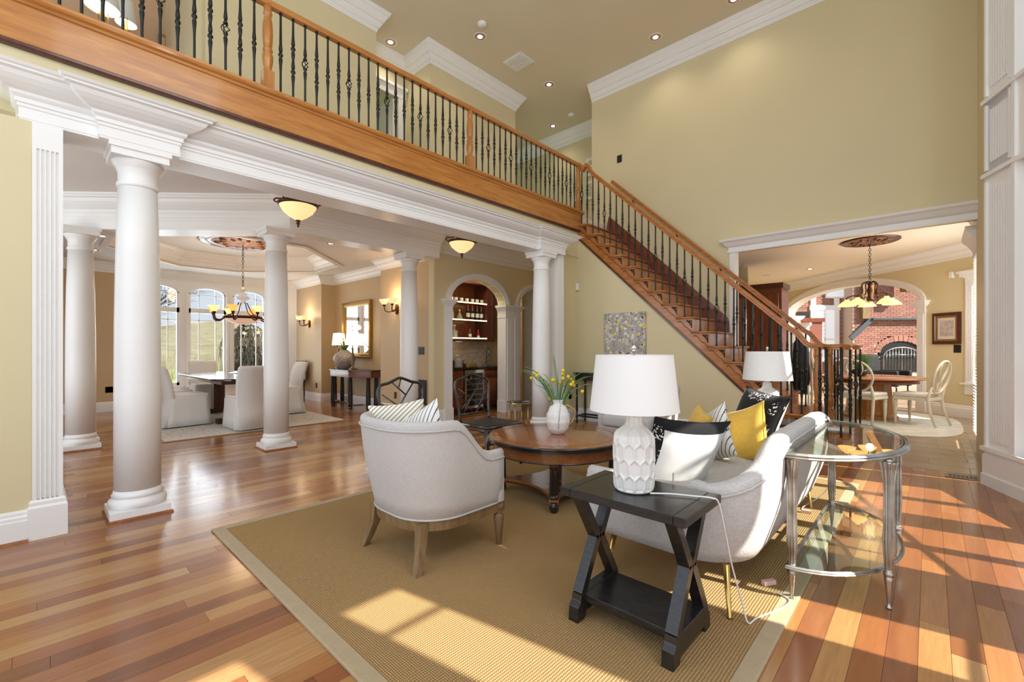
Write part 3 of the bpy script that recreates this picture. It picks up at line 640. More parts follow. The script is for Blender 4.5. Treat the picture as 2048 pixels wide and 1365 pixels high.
MB().lathe([(.04, 0), (.042, .10), (.03, .16), (.02, .20), (.03, .24)], n=14).build('bottle_body', mat('crystal', (.7, .7, .68), .12, alpha=.5), t); MB().lathe([(.03, .24), (.03, .25)], n=12).build('stopper', bpy.data.materials['crystal'], t)
t = thing('crystal_decanter', 'square cut crystal decanter with round stopper on the bottom bar shelf', 'decanter', (-6.68, shelfpt(908.5, z1), z1))
MB().box(-.05, .05, -.05, .05, 0, .14).build('bottle_body', bpy.data.materials['crystal'], t, bevel=.012); MB().lathe([(.03, .14), (.016, .16), (.016, .19), (.022, .195)], n=12).build('neck', bpy.data.materials['crystal'], t); MB().lathe([(.01, .195), (.03, .22), (.036, .24), (.03, .25)], n=12).build('stopper', bpy.data.materials['crystal'], t)
t = thing('amber_bottle', 'small amber liquor bottle with pale label on the bottom bar shelf', 'bottle', (-6.68, shelfpt(940, z1), z1))
MB().lathe([(.032, 0), (.032, .10), (.012, .13), (.012, .18)], n=12).build('bottle_body', mat('amber_liquor', (.22, .06, .02), .1, coat=.4), t); MB().lathe([(.033, .03), (.033, .08)], n=12, cap=False).build('paper_label', M['label'], t)
t = thing('red_bottle', 'small red liquor bottle at the right of the bottom bar shelf', 'bottle', (-6.68, shelfpt(956.5, z1), z1))
MB().lathe([(.030, 0), (.030, .09), (.013, .12), (.013, .17)], n=12).build('bottle_body', M['red'], t); MB().lathe([(.031, .01), (.031, .05)], n=12, cap=False).build('paper_label', M['label'], t)
# on the counter
t = thing('ribbed_glass_jar', 'ribbed glass ice bucket with a handle on the bar counter', 'jar', (-6.50, shelfpt(917, 0, -6.5), .865))
MB().lathe([(.075+.006*math.sin(i*1.6), .02*i) for i in range(9)], n=18).build('jar_body', bpy.data.materials['crystal'], t); MB().tube([(0, .07*math.cos(a), .16+.07*math.sin(a)) for a in [PI*i/10 for i in range(11)]], .004, 6).build('handle', M['chrome'], t)
t = thing('serving_tray', 'gold rimmed glass tray on the bar counter beside the ribbed jar', 'tray', (-6.6, shelfpt(937, 0, -6.6), .866))
MB().box(-.10, .10, -.13, .13, 0, .01).build('tray_base', M['bglass'], t); MB().box(-.10, .10, -.135, -.125, 0, .05).box(-.10, .10, .125, .135, 0, .05).box(.095, .105, -.13, .13, 0, .05).box(-.105, -.095, -.13, .13, 0, .05).build('rim', M['gold'], t)
t = thing('bar_books', 'dark red box standing behind the ribbed jar on the bar counter', 'box', (-6.72, shelfpt(915, 0, -6.72), .865)); MB().box(-.03, .03, -.12, .13, 0, .12).build('box_body', M['cherry'], t, bevel=.004)
t = thing('bar_faucet', 'brushed steel gooseneck faucet over the bar sink', 'faucet', (-6.72, shelfpt(973, 0, -6.72), .865))
MB().tube([(0, 0, 0), (0, 0, .28)]+[(.07-.07*math.cos(a), -.02*a, .28+.07*math.sin(a)) for a in [PI*i/8 for i in range(1, 9)]]+[(.14, -.063, .20)], .012, 8).lathe([(.025, 0), (.02, .03)], n=12).build('spout', M['pewter'], t); MB().tube([(0, .02, .08), (.02, .09, .12)], .008, 6).build('lever', M['pewter'], t)
struct('trim_26', MB().box(XB+.0, XB+.03, 6.60, 6.62, 1.0, 2.4), M['trim']) if False else None
# door behind the second arch
d2 = struct('door_2', MB().box(-6.42, -6.38, 6.55, 7.5, 0, 2.5), M['trim'])
for z0, z1 in ((.2, .95), (1.1, 2.25)):
    for y0 in (6.66, 7.1): MB().box(-6.38, -6.368, y0, y0+.3, z0, z1).build('door_panel', M['trim'], d2, bevel=.008)
for z in (.35, 1.2, 2.0): MB().box(-6.385, -6.365, 6.50, 6.55, z, z+.11).build('hinge', M['iron'], d2)
struct('wall_closet', MB().box(-7.0, -6.9, 6.85, 8.2, 0, 3.05), M['tan'])
area('bar_downlight', (-6.45, 5.6, 2.70), (0, 0, -1), .5, 1.0, 14, (1, .8, .55)); point('shelf_light', (-6.62, 5.6, 1.34), 1.6, (1, .75, .45), .1)
# ---------------------------------------------------------------- iron balusters
def bal_prof(kn, H, r=.0100):
    p = [(.016, 0), (.016, .012), (.010, .022), (r, .03)]
    last = .03
    for z in kn:
        zc = z*H
        p += [(r, max(last+.01, zc-.16)), (r*1.25, zc-.10), (r*1.75, zc-.045), (r*1.1, zc-.018), (.021, zc-.008), (.021, zc+.008), (r*1.1, zc+.018), (r*1.75, zc+.045), (r*1.25, zc+.10)]; last = zc+.10
    p += [(r, H-.10), (r, H-.03), (.012, H-.02), (.014, H)]
    q = [p[0]]
    for a in p[1:]: q.append((a[0], max(a[1], q[-1][1]+.0005)))
    return q
def baluster_mesh(kind, H, name, parent):
    mb = MB()
    if kind == 'D': mb.lathe(bal_prof((.36, .64), H), n=8)
    elif kind == 'S': mb.lathe(bal_prof((.5,), H), n=8)
    else:
        c = .52*H; a = bal_prof((), H)
        mb.lathe([(.016, 0), (.016, .012), (.010, .022), (.010, .03), (.010, c-.16), (.017, c-.09), (.010, c-.06), (.019, c-.052), (.019, c-.042), (.006, c-.036)], n=8)
        mb.lathe([(.006, c+.036), (.019, c+.042), (.019, c+.052), (.010, c+.06), (.017, c+.09), (.010, c+.16), (.010, H-.03), (.012, H-.02), (.014, H)], n=8)
        for k in range(4):
            pts = []
            for i in range(9):
                t = i/8; an = PI/2*k+t*PI*.9; rr = .004+.028*math.sin(PI*t); pts.append((rr*math.cos(an), rr*math.sin(an), c-.042+.084*t))
            mb.tube(pts, .0042, 5)
    o = mb.build(name, M['iron'], parent); return o
PAT = 'SDBD'
def newel(parent, x, y, z, H, name='newel_post', mat_=None, up=.10):
    mat_ = mat_ or M['oakz']; s = .045
    mb = MB().box(-s, s, -s, s, -.02, .18).box(-s, s, -s, s, .18, .185)
    mb.lathe([(.043, .185), (.036, .20), (.032, .22), (.040, .25), (.045, .29), (.046, .33), (.036, .36), (.033, .37), (.042, .375), (.042, .39), (.033, .395), (.039, .44), (.044, .52), (.041, .62), (.034, H-.14), (.031, H-.10), (.038, H-.09), (.038, H-.075), (.033, H-.06), (.036, H)], n=18)
    o = mb.build(name, mat_, parent); o.location = (x, y, z); return o
br = thing('balcony_railing', 'long balcony railing of iron balusters and honey oak handrail along the upper hall', 'railing', (XW-.02, 0, 3.575))
Hb = .785
protos = {k: None for k in 'SDB'}
newels = [1.461, 3.93, 6.42]
y = newels[0]-.112*16; seq = []
for a, b in ((newels[0], newels[1]), (newels[1], newels[2])):
    n = 21; step = (b-a)/(n+1)
    seq += [(a+step*(i+1), PAT[i % 4]) for i in range(n)]
seq = [(newels[0]-.112*(i+1), 'SDBD'[i % 4]) for i in range(17)]+seq
for yy, k in seq:
    if protos[k] is None: protos[k] = baluster_mesh(k, Hb, 'baluster', br); protos[k].location = (0, yy, 0)
    else: inst(protos[k], 'baluster', br, (0, yy, 0), (0, 0, .3*yy))
for ny in newels: newel(br, 0, ny, 0, .80)
def rail_sweep(path, name, parent, m_, w=.033):   # moulded rail along a 3D path
    prof = [(-1, -.9), (-.75, -1), (.75, -1), (1, -.9), (.85, -.3), (1.0, 0), (1, .5), (.75, .9), (.3, 1.0), (-.3, 1.0), (-.75, .9), (-1, .5), (-1.0, 0), (-.85, -.3)]
    P = [Vector(p) for p in path]; rows = []
    for i, p in enumerate(P):
        t = (P[min(i+1, len(P)-1)]-P[max(i-1, 0)]); t.normalize(); x = t.cross(Vector((0, 0, 1))); x = x.normalized() if x.length > .05 else Vector((0, 1, 0)); yv = x.cross(t)
        rows.append([p+x*(a*w)+yv*(b*w*.95) for a, b in prof])
    return MB().grid(rows, closed_v=True, smooth=False, caps=True).build(name, m_, parent)
rail_sweep([(0, -2, .815), (0, 6.42, .815)], 'handrail', br, M['oak'])
# ---------------------------------------------------------------- staircase
RZ, RX = .2088, .222
def XJ(j): return -3.78+RX*(14-j)
stc = thing('staircase', 'straight honey oak staircase climbing along the yellow wall to the balcony', 'staircase', (0, 6.39, 0))
tr0 = ri0 = bk0 = sc0 = None
for j in range(2, 17):
    x = XJ(j); z = RZ*j
    if tr0 is None:
        q = MB(); q.box(-RX-.02, 0, -.035, .99, -.032, 0).lathe([(.016, -.99), (.016, .035)], n=8, M4=Matrix.Translation((0, 0, -.016)) @ Matrix.Rotation(PI/2, 4, 'X')).tube([(-RX-.02, -.035, -.016), (0, -.035, -.016)], .016, 8)
        q.box(-RX, -.008, -.022, -.005, -.05, -.032); tr0 = q.build('tread', M['oakx'], stc); tr0.location = (x, 0, z)
        ri0 = MB().box(-.028, -.018, .0, .99, -RZ+.001, -.033).build('riser', M['riser'], stc); ri0.location = (x, 0, z)
        # black corner bracket
        q = MB(); q.tube([(-.115, 0, -.044), (-.03, 0, -.044), (-.026, 0, -.05), (-.026, 0, -.16)], .006, 6); q.ball((-.055, 0, -.07), .017, 8); q.ball((-.03, 0, -.10), .012, 8); q.ball((-.085, 0, -.056), .010, 8); q.tube([(-.026, 0, -.13), (-.06, 0, -.09), (-.10, 0, -.05)], .005, 6)
        bk0 = q.build('iron_bracket', M['black'], stc); bk0.location = (x, -.012, z)
        pts = smoothpath([(-.225, 0, -.075), (-.20, 0, -.062), (-.16, 0, -.085), (-.12, 0, -.14), (-.08, 0, -.165), (-.045, 0, -.20), (-.03, 0, -.235)], 4)
        q = MB(); rows = [[(p.x, -.0, p.z), (p.x, -.010, p.z), (-.022, -.010, min(p.z+.2, -.034)), (-.022, 0, min(p.z+.2, -.034))] for p in pts]
        sc0 = MB().tube(pts, .0045, 5).build('scroll_moulding', M['mahog'], stc); sc0.location = (x, -.006, z)
    else:
        inst(tr0, 'tread', stc, (x, 0, z)); inst(ri0, 'riser', stc, (x, 0, z)); inst(bk0, 'iron_bracket', stc, (x, -.012, z)); inst(sc0, 'scroll_moulding', stc, (x, -.006, z))
q = MB(); q.prism([(-1.2, .0), (-1.2, -.25), (-.75, -.30), (-.60, -.15), (-.58, .1), (-.58, .9), (-.60, 1.15), (-.8, 1.25), (-1.2, 1.2)], .17, RZ); q.build('tread', M['oakx'], stc)
q = MB(); q.prism([(-1.2, .0), (-1.2, -.22), (-.77, -.27), (-.63, -.14), (-.61, .1), (-.61, .9), (-.63, 1.12), (-.82, 1.22), (-1.2, 1.17)], 0, .17); q.build('riser', M['riser'], stc)
# stringer, saw-tooth top, straight lower edge
sg = MB(); top = []
for j in range(16, 1, -1): top += [(XJ(j)-RX-.02, RZ*j-.032), (XJ(j)-.02, RZ*j-.032)]
top[0] = (-4.446, RZ*16-.032)
vs = []; fs = []
for yy in (-.004, .012):
    for x_, z_ in top: vs.append((x_, yy, z_)); vs.append((x_, yy, max(znose(x_)-.39, .0)))
k = len(top)*2
for i in range(0, k-2, 2):
    fs += [(i, i+1, i+3, i+2), (k+i, k+i+2, k+i+3, k+i+1), (i, i+2, k+i+2, k+i)]
sg.add(vs, fs); sg.build('stringer', M['oakx'], stc)
a, b = -4.44, -1.15
MB().bar((a, -.012, znose(a)-.40), (b, -.012, max(znose(b)-.40, 0)), .02, .028).build('stringer_moulding', M['mahog'], stc)
sk = MB(); P = [(-4.44, znose(-4.44)+.02), (-4.40, znose(-4.44)+.16), (-2.30, znose(-2.3)+.17), (-2.275, znose(-2.3)+.05), (-2.275, znose(-2.3)-.3), (-4.44, znose(-4.44)-.3)]
sk.add([(x_, .975, z_) for x_, z_ in P]+[(x_, 1.0, z_) for x_, z_ in P], [tuple(range(6)), tuple(range(11, 5, -1))]+[(i, (i+1) % 6, 6+(i+1) % 6, 6+i) for i in range(6)])
sk.build('skirt_board', M['cherry'], stc)
MB().box(-2.275, -.61, .985, 1.02, 0, .01).build('far_kick', M['oakx'], stc)
fs_ = MB(); vs = []; fs = []
tt = [(x_, z_) for x_, z_ in top if x_ > -2.30]
for yy in (.985, 1.0):
    for x_, z_ in tt: vs.append((x_, yy, z_)); vs.append((x_, yy, 0))
k = len(tt)*2
for i in range(0, k-2, 2): fs += [(i, i+1, i+3, i+2), (k+i, k+i+2, k+i+3, k+i+1)]
fs_.add(vs, fs).build('far_stringer', M['oakx'], stc)
def stair_rail(name, label, yy, x_top, wall_side):
    t = thing(name, label, 'railing', (0, yy, 0))
    zr = lambda X: znose(X)+.90
    n0 = {k: None for k in 'SDB'}; i = 0
    for j in range(16, 1, -1):
        for o in (.03, .141):
            X = XJ(j)-o
            if X > x_top-.05 and (not wall_side or X > -2.2):
                k = 'DBDS'[i % 4] if not wall_side else 'DSDB'[i % 4]; H = zr(X)-.03-RZ*j
                if X > -1.15: H = 1.225-RZ*j
                if n0[k] is None: n0[k] = baluster_mesh(k, .85, 'baluster', t); n0[k].location = (X, 0, RZ*j); n0[k].scale = (1, 1, H/.85)
                else: inst(n0[k], 'baluster', t, (X, 0, RZ*j), (0, 0, i), (1, 1, H/.85))
            i += 1
    sgn = 1 if wall_side else -1
    nx = -.98; cxv, cyv = -.80, sgn*.10
    for a_ in ((20, 75, 130, 185, 240, 300) if not wall_side else (340, 285, 230, 175, 120, 60)):
        an = math.radians(a_ if not wall_side else a_); k = 'DBSDBS'[int(a_/50) % 6]; p = (cxv+.145*math.cos(an), cyv+.145*math.sin(an), RZ)
        if n0[k] is None: n0[k] = baluster_mesh(k, .85, 'baluster', t); n0[k].location = p; n0[k].scale = (1, 1, 1.02/.85)
        else: inst(n0[k], 'baluster', t, p, (0, 0, a_), (1, 1, 1.02/.85))
    newel(t, nx, 0, RZ*1.0+.2*0, 1.02, 'newel_post', M['oakz'])
    path = []
    if not wall_side: path += [(-4.44, 0, 4.385), (-4.40, 0, 4.37), (-4.34, 0, 4.27)]+[(-4.27, 0, zr(-4.27)+.07), (-4.18, 0, zr(-4.18)+.01)]
    x0 = -4.05 if not wall_side else -4.30
    path += [(x0+( -1.30-x0)*i/8, 0, zr(x0+(-1.30-x0)*i/8)) for i in range(9)]
    path += [(-1.20, 0, zr(-1.20)+.02), (-1.10, 0, 1.28), (-1.02, 0, 1.245), (-.92, 0, 1.235)]
    for i in range(0, 15):
        an = -sgn*(PI/2)+sgn*i*PI*1.5/14; rr = .15-.07*i/14; path.append((cxv+rr*math.cos(an), cyv+rr*math.sin(an), 1.235))
    rail_sweep(smoothpath(path, 3), 'handrail', t, M['oakx'])
    return t
stair_rail('stair_railing', 'near-side stair railing with iron balusters, oak handrail and turned newel post', .03+6.39, -4.45, False)
t = stair_rail('stair_railing', 'wall-side oak handrail of the stairs ending in an iron baluster volute', 7.31, -4.3, True)
for X in (-3.9, -3.1, -2.4): MB().tube([(X, .0, znose(X)+.87), (X, .05, znose(X)+.82), (X, .085, znose(X)+.82)], .008, 6).build('wall_bracket', M['iron'], t)
# ---------------------------------------------------------------- dining room shell
XD = -11.85
struct('wall_dining_left', MB().box(-11.75, -11.55, -1.9, 1.30, 0, 3.05), M['tan'])
struct('wall_dining_back', MB().sweep([(-11.9, 4.45), (-10.1, 4.45), (-10.1, 4.75), (-7.55, 4.75), (-7.55, 4.45), (-6.065, 4.45)], [(0, 0), (0, 3.05), (-.05, 3.05), (-.05, 0)]), M['tan'])
struct('wall_dining_front', MB().box(-12.2, -7.8, -2.05, -1.9, 0, 3.05), M['tan'])
cp = crown_prof(.13, .19, 2.87)
struct('trim_27', MB().sweep([(-11.55, -1.9), (-11.55, 1.30), (-11.85, 1.30), (-11.85, 3.95), (-11.5, 4.45), (-10.1, 4.45), (-10.1, 4.75), (-7.55, 4.75), (-7.55, 4.45), (-5.9, 4.45)], cp), M['trim'])
struct('baseboard_dining', MB().sweep([(-11.55, -1.9), (-11.55, 1.30), (-11.85, 1.30), (-11.85, 3.95), (-11.5, 4.45), (-10.1, 4.45), (-10.1, 4.75), (-7.55, 4.75), (-7.55, 4.45), (-5.9, 4.45)], base_prof(.19, .025)), M['trim'])
# octagonal tray ceiling
def octo(cx, cy, rx, ry, c): return [(cx-rx+c, cy-ry), (cx+rx-c, cy-ry), (cx+rx, cy-ry+c), (cx+rx, cy+ry-c), (cx+rx-c, cy+ry), (cx-rx+c, cy+ry), (cx-rx, cy+ry-c), (cx-rx, cy-ry+c)]
OC = (-9.1, 2.45); oi = octo(*OC, 1.70, 1.65, 1.15)
oo = [(-12.1, -1.95), (-9.85, -1.95), (-5.95, 1.95), (-5.95, 4.9), (-7.5, 4.9), (-12.1, 4.9), (-12.1, 3.5), (-12.1, .5)]
dcm = MB()
vs = [(x_, y_, 2.87) for x_, y_ in oi]+[(x_, y_, 2.87) for x_, y_ in oo]; dcm.add(vs, [(i, (i+1) % 8, 8+(i+1) % 8, 8+i) for i in range(8)])
dcm.add([(x_, y_, 2.87) for x_, y_ in oi]+[(x_, y_, 3.14) for x_, y_ in oi], [(i, (i+1) % 8, 8+(i+1) % 8, 8+i) for i in range(8)]).add([(x_, y_, 3.14) for x_, y_ in oi], [tuple(range(8))])
struct('ceiling_dining', dcm, M['ceil3'], recalc=False)
struct('trim_28', MB().sweep(oi[::-1], crown_prof(.20, .24, 3.14), closed=True), M['trim'])
struct('trim_29', MB().sweep(oi[::-1], [(0, 2.86), (-.09, 2.86), (-.09, 2.85), (-.03, 2.84), (.0, 2.84)], closed=True), M['trim'])
# window wall of the dining room: arched windows in x = XD plane
wz0, wzs, wzt = .42, 2.38, 2.58
dw = MB(); wy = [(1.42, 2.14), (2.30, 3.02), (3.14, 3.86)]; cur = 1.30
for a_, b_ in wy:
    dw.box(XD-.15, XD, cur, a_, 0, 3.05); dw.box(XD-.15, XD, a_, b_, 0, wz0)
    P = arc((a_+b_)/2, 2.42, (b_-a_)/2, .18, PI, 0, 12); k = 13; vs = []; fs = []
    for x_ in (XD-.15, XD): vs += [(x_, y_, z_) for y_, z_ in P]+[(x_, y_, 3.05) for y_, z_ in P]
    for i in range(k-1): fs += [(i, i+1, k+i+1, k+i), (2*k+i, 2*k+i+1, 3*k+i+1, 3*k+i), (i, i+1, 2*k+i+1, 2*k+i)]
    dw.add(vs, fs); cur = b_
dw.box(XD-.15, XD, cur, 4.05, 0, 3.05)
struct('wall_dining_windows', dw, M['trim'])
struct('wall_dining_side', MB().prism([(XD, 3.95), (-11.5, 4.45), (-11.6, 4.55), (-12.0, 4.0)], 0, 3.05), M['trim'])
for n_, (a_, b_) in enumerate(wy):
    f = MB(); xs = (XD-.10, XD-.03); c_ = (a_+b_)/2
    f.box(*xs, a_, a_+.045, wz0, 2.44).box(*xs, b_-.045, b_, wz0, 2.44).box(*xs, a_, b_, wz0, wz0+.06).box(*xs, a_, b_, 2.00, 2.10)
    P = arc(c_, 2.42, (b_-a_)/2, .18, PI, 0, 12); Q = arc(c_, 2.42, (b_-a_)/2-.045, .135, PI, 0, 12)
    f.grid([[(xs[0], p[0], p[1]), (xs[1], p[0], p[1]), (xs[1], q[0], q[1]), (xs[0], q[0], q[1])] for p, q in zip(P, Q)], closed_v=True, smooth=False)
    w_ = f.build('window_%d' % (13+n_), M['trim'], kind='structure')
    mt = MB(); xm_ = (XD-.075, XD-.055)
    for yy in (a_+.20, b_-.20): mt.box(*xm_, yy-.009, yy+.009, wz0, 2.52)
    mt.box(*xm_, a_, b_, 1.83, 1.848); R_ = arc(c_, 2.30, (b_-a_)/2, .09, PI, 0, 10); mt.grid([[(xm_[0], p[0], p[1]), (xm_[1], p[0], p[1]), (xm_[1], p[0], p[1]+.018), (xm_[0], p[0], p[1]+.018)] for p in R_], closed_v=True, smooth=False)
    mt.build('muntin', M['trim'], w_)
    MB().box(XD-.068, XD-.064, a_+.03, b_-.03, wz0+.03, 2.02).build('pane', M['pane'], w_); MB().box(XD-.068, XD-.064, a_+.03, b_-.03, 2.08, 2.56).build('pane', M['pane'], w_)
    cs = MB(); P2 = arc(c_, 2.42, (b_-a_)/2+.055, .235, PI, 0, 12); cs.grid([[(XD, p[0], p[1]), (XD+.02, p[0], p[1]), (XD+.02, q[0], q[1]), (XD, q[0], q[1])] for p, q in zip(P2, P)], closed_v=True, smooth=False)
    cs.box(XD, XD+.02, a_-.055, a_, wz0-.05, 2.42).box(XD, XD+.02, b_, b_+.055, wz0-.05, 2.42).box(XD, XD+.05, a_-.06, b_+.06, wz0-.06, wz0-.02); cs.build('casing', M['trim'], w_)
# ---------------------------------------------------------------- outdoors beyond the dining windows
struct('ground_lawn', MB().box(-40, -12.0, -20, 40, -.4, -.3), M['grass'])
struct('ground_field', MB().box(-220, -32, -120, 200, -1.5, -.35), M['field'])
hl = MB(); rows = []
for i in range(30):
    y_ = -90+i*8; r_ = []
    for j in range(8):
        x_ = -60-j*20; h_ = (j/7)**1.2*(9+3*math.sin(y_*.05)+2*math.sin(y_*.13+1)); r_.append((x_, y_, -1.0+h_))
    rows.append(r_)
struct('ground_hill', hl.grid(rows), M['field'])
def tree(name, label, x, y, z, H, spread, seed, droop=0, nb=22, th=.12, cat='tree', levels=3):
    rnd = random.Random(seed); t = thing(name, label, cat, (x, y, z)); mb = MB(); trunk = MB()
    pts = [(0, 0, 0)]
    for i in range(5): pts.append((pts[-1][0]+rnd.uniform(-.1, .1), pts[-1][1]+rnd.uniform(-.1, .1), H*.14*(i+1)))
    trunk.tube(pts, th, 7, rs=[th*(1-.13*i) for i in range(6)]); trunk.build('trunk', M['bark'], t)
    def branch(p, d, ln, r, lv):
        n = 4; q = [p]; dd = Vector(d)
        for i in range(n):
            dd = (dd+Vector((rnd.uniform(-.35, .35), rnd.uniform(-.35, .35), rnd.uniform(-.2, .25)-droop*(.25+.3*i)))).normalized(); q.append(q[-1]+dd*ln/n)
        mb.tube(q, r, 4 if lv < 2 else 3, rs=[r*(1-.18*i) for i in range(n+1)])
        if lv < levels:
            for i in range(1, n+1):
                for k in range(2 if lv else 3):
                    e = (dd+Vector((rnd.uniform(-1, 1), rnd.uniform(-1, 1), rnd.uniform(-.4, .8)-droop*.4))).normalized(); branch(q[i], e, ln*.55, r*.5, lv+1)
    for i in range(nb):
        zz = H*(.16+.55*rnd.random()); a_ = rnd.uniform(0, 2*PI); branch(Vector((0, 0, zz)), (math.cos(a_)*spread, math.sin(a_)*spread, .55), H*.32, th*.35, 1)
    mb.build('branches', M['twig'], t, recalc=False); return t
tree('bare_tree', 'bare winter tree close outside the left dining window', -17.5, 1.5, -.3, 6.5, 1, 4, nb=9, th=.10)
tree('weeping_tree', 'dark weeping tree with drooping bare branches outside the right dining window', -22, 6.3, -.3, 3.6, 1.6, 9, droop=1.1, nb=40, th=.09)
rnd = random.Random(5)
hb = MB()
for i in range(900):
    x_ = rnd.uniform(-34, -26); y_ = rnd.uniform(-4, 14); h_ = rnd.uniform(.5, 1.3); a_ = rnd.uniform(0, 6.28)
    hb.add([(x_, y_, -.4), (x_+.05*math.cos(a_), y_+.05*math.sin(a_), -.4), (x_+rnd.uniform(-.3, .3), y_+rnd.uniform(-.3, .3), h_)], [(0, 1, 2)])
tag(hb.build('meadow_grass', M['field'], recalc=False), 'tall dry meadow grass beyond the lawn', 'grass', kind='stuff')
# ---------------------------------------------------------------- jute rug
rg = thing('jute_rug', 'large tan woven jute rug with a fabric border under the sitting group', 'rug', (-1.98, 2.91, 0))
w2_, l2_ = 1.475, 2.06
MB().box(-w2_, w2_, -l2_, l2_, .0015, .012).build('woven_field', M['jute'], rg)
bd = MB()
o_ = [(-w2_-.045, -l2_-.045), (w2_+.045, -l2_-.045), (w2_+.045, l2_+.045), (-w2_-.045, l2_+.045)]
bd.sweep(o_, [(0, .0015), (0, .011), (-.006, .014), (-.068, .0145), (-.068, .0015)], closed=True); bd.build('border_band', M['rugband'], rg)
# ---------------------------------------------------------------- upholstered shell (armchair, sofa)
def shell(path, zb, zt, thick, flare, name, m_, parent, bulge=.02):
    # path: plan points (local, from one arm front round the back to the other), zt: top height per point
    P = [Vector((p[0], p[1])) for p in path]; n = len(P); rows = []; rim = []; low = []
    for i in range(n):
        t = (P[min(i+1, n-1)]-P[max(i-1, 0)]).normalized(); nn = Vector((t.y, -t.x)); nn = -nn   # outward (path goes clockwise seen from above?)
        top = zt[i]; fl = flare[i]; r = []
        def q(o, z): return (P[i].x+nn.x*o, P[i].y+nn.y*o, z)
        for k in range(7):
            s_ = k/6; r.append(q(fl*s_**1.3+bulge*math.sin(PI*s_), zb+(top-.035-zb)*s_))
        c_ = thick/2
        for k in range(1, 6):
            a_ = PI*k/6; r.append(q(fl-c_+c_*math.cos(a_)+.012*math.sin(a_), top-.035+.04*math.sin(a_)))
        for k in range(5):
            s_ = k/4; r.append(q(fl*(1-s_)-thick+.0*s_, top-.035-(top-.035-zb)*s_))
        rows.append(r); rim.append(Vector(q(fl+.004, top-.045))); low.append(Vector(q(.004, zb+.004)))
    o = MB().grid(rows, closed_v=True, caps=True).build(name, m_, parent)
    MB().tube(rim, .0055, 6).build('piping', m_, parent)
    if bulge < .03: MB().tube(low, .0055, 6).build('piping', m_, parent)
    return o, rows
def upath(hw, yf, yb, r, n=10, ns=6):   # right front -> back -> left front ; y forward positive
    p = [(hw, yf+(yb+r-yf)*i/ns) for i in range(ns)]
    p += [(hw-r+r*math.cos(a), yb+r-r*math.sin(a)) for a in [PI/2*i/n for i in range(n+1)]]
    nb = max(2, int((hw-r)*2/.12)); p += [(hw-r-2*(hw-r)*i/nb, yb) for i in range(1, nb)]
    p += [(-hw+r-r*math.sin(a), yb+r-r*math.cos(a)) for a in [PI/2*i/n for i in range(n+1)]]
    p += [(-hw, (yb+r)+(yf-yb-r)*(i+1)/ns) for i in range(ns)]
    return p
def rounded(x0, x1, y0, y1, z0, z1, r, name, m_, parent, crown=0, seg=3):
    mb = MB().box(x0, x1, y0, y1, z0, z1); o = mb.build(name, m_, parent, bevel=r, bseg=seg)
    for p in o.data.polygons: p.use_smooth = True
    return o
def pillow(name, label, cat, size, th, mf, mb_, loc, rot, group=None, wrap=False, pinch=.10, front='front_panel', back='back_panel', sy=None):
    t = thing(name, label, cat, loc, 0, group); t.rotation_euler = rot; n = 14; sy = sy or size
    def pt(u, v, s):
        x_ = u*(1-pinch*(1-v*v)*abs(u)**2*1.0)*size/2; y_ = v*(1-pinch*(1-u*u)*abs(v)**2)*sy/2
        h_ = ((1-abs(u)**2.6)*(1-abs(v)**2.6))**.55*th/2; return (x_, y_, s*h_)
    us = [math.sin(PI/2*(-1+2*i/n)) for i in range(n+1)]
    for s, m_, nm in ((1, mf, front), (-1, mb_, back)):
        if wrap and s < 0:
            MB().grid([[pt(u, v, s) for v in us if v < .80] for u in us if u < .80]).build(nm, m_, t, recalc=False)
            MB().grid([[pt(u, v, s) for v in us] for u in [q_ for q_ in us if q_ >= .77]]).build('border_panel', mf, t, recalc=False); MB().grid([[pt(u, v, s) for v in [q_ for q_ in us if q_ >= .77]] for u in us if u < .80]).build('border_panel', mf, t, recalc=False)
        else: MB().grid([[pt(u, v, s) for v in us] for u in us]).build(nm, m_, t, recalc=False)
    edge = [pt(u, -1, 0) for u in us]+[pt(1, v, 0) for v in us[1:]]+[pt(u, 1, 0) for u in us[::-1][1:]]+[pt(-1, v, 0) for v in us[::-1][1:-1]]
    MB().tube(edge, .004, 5, closed=True).build('seam', mf, t)
    return t
def look_rot(normal, roll=0):    # pillow local +Z faces 'normal', local +Y up-ish
    z = Vector(normal).normalized(); y = Vector((0, 0, 1)); x = y.cross(z).normalized(); y = z.cross(x)
    Mx = Matrix((x, y, z)).transposed() @ Matrix.Rotation(roll, 3, 'Z'); return Mx.to_euler()
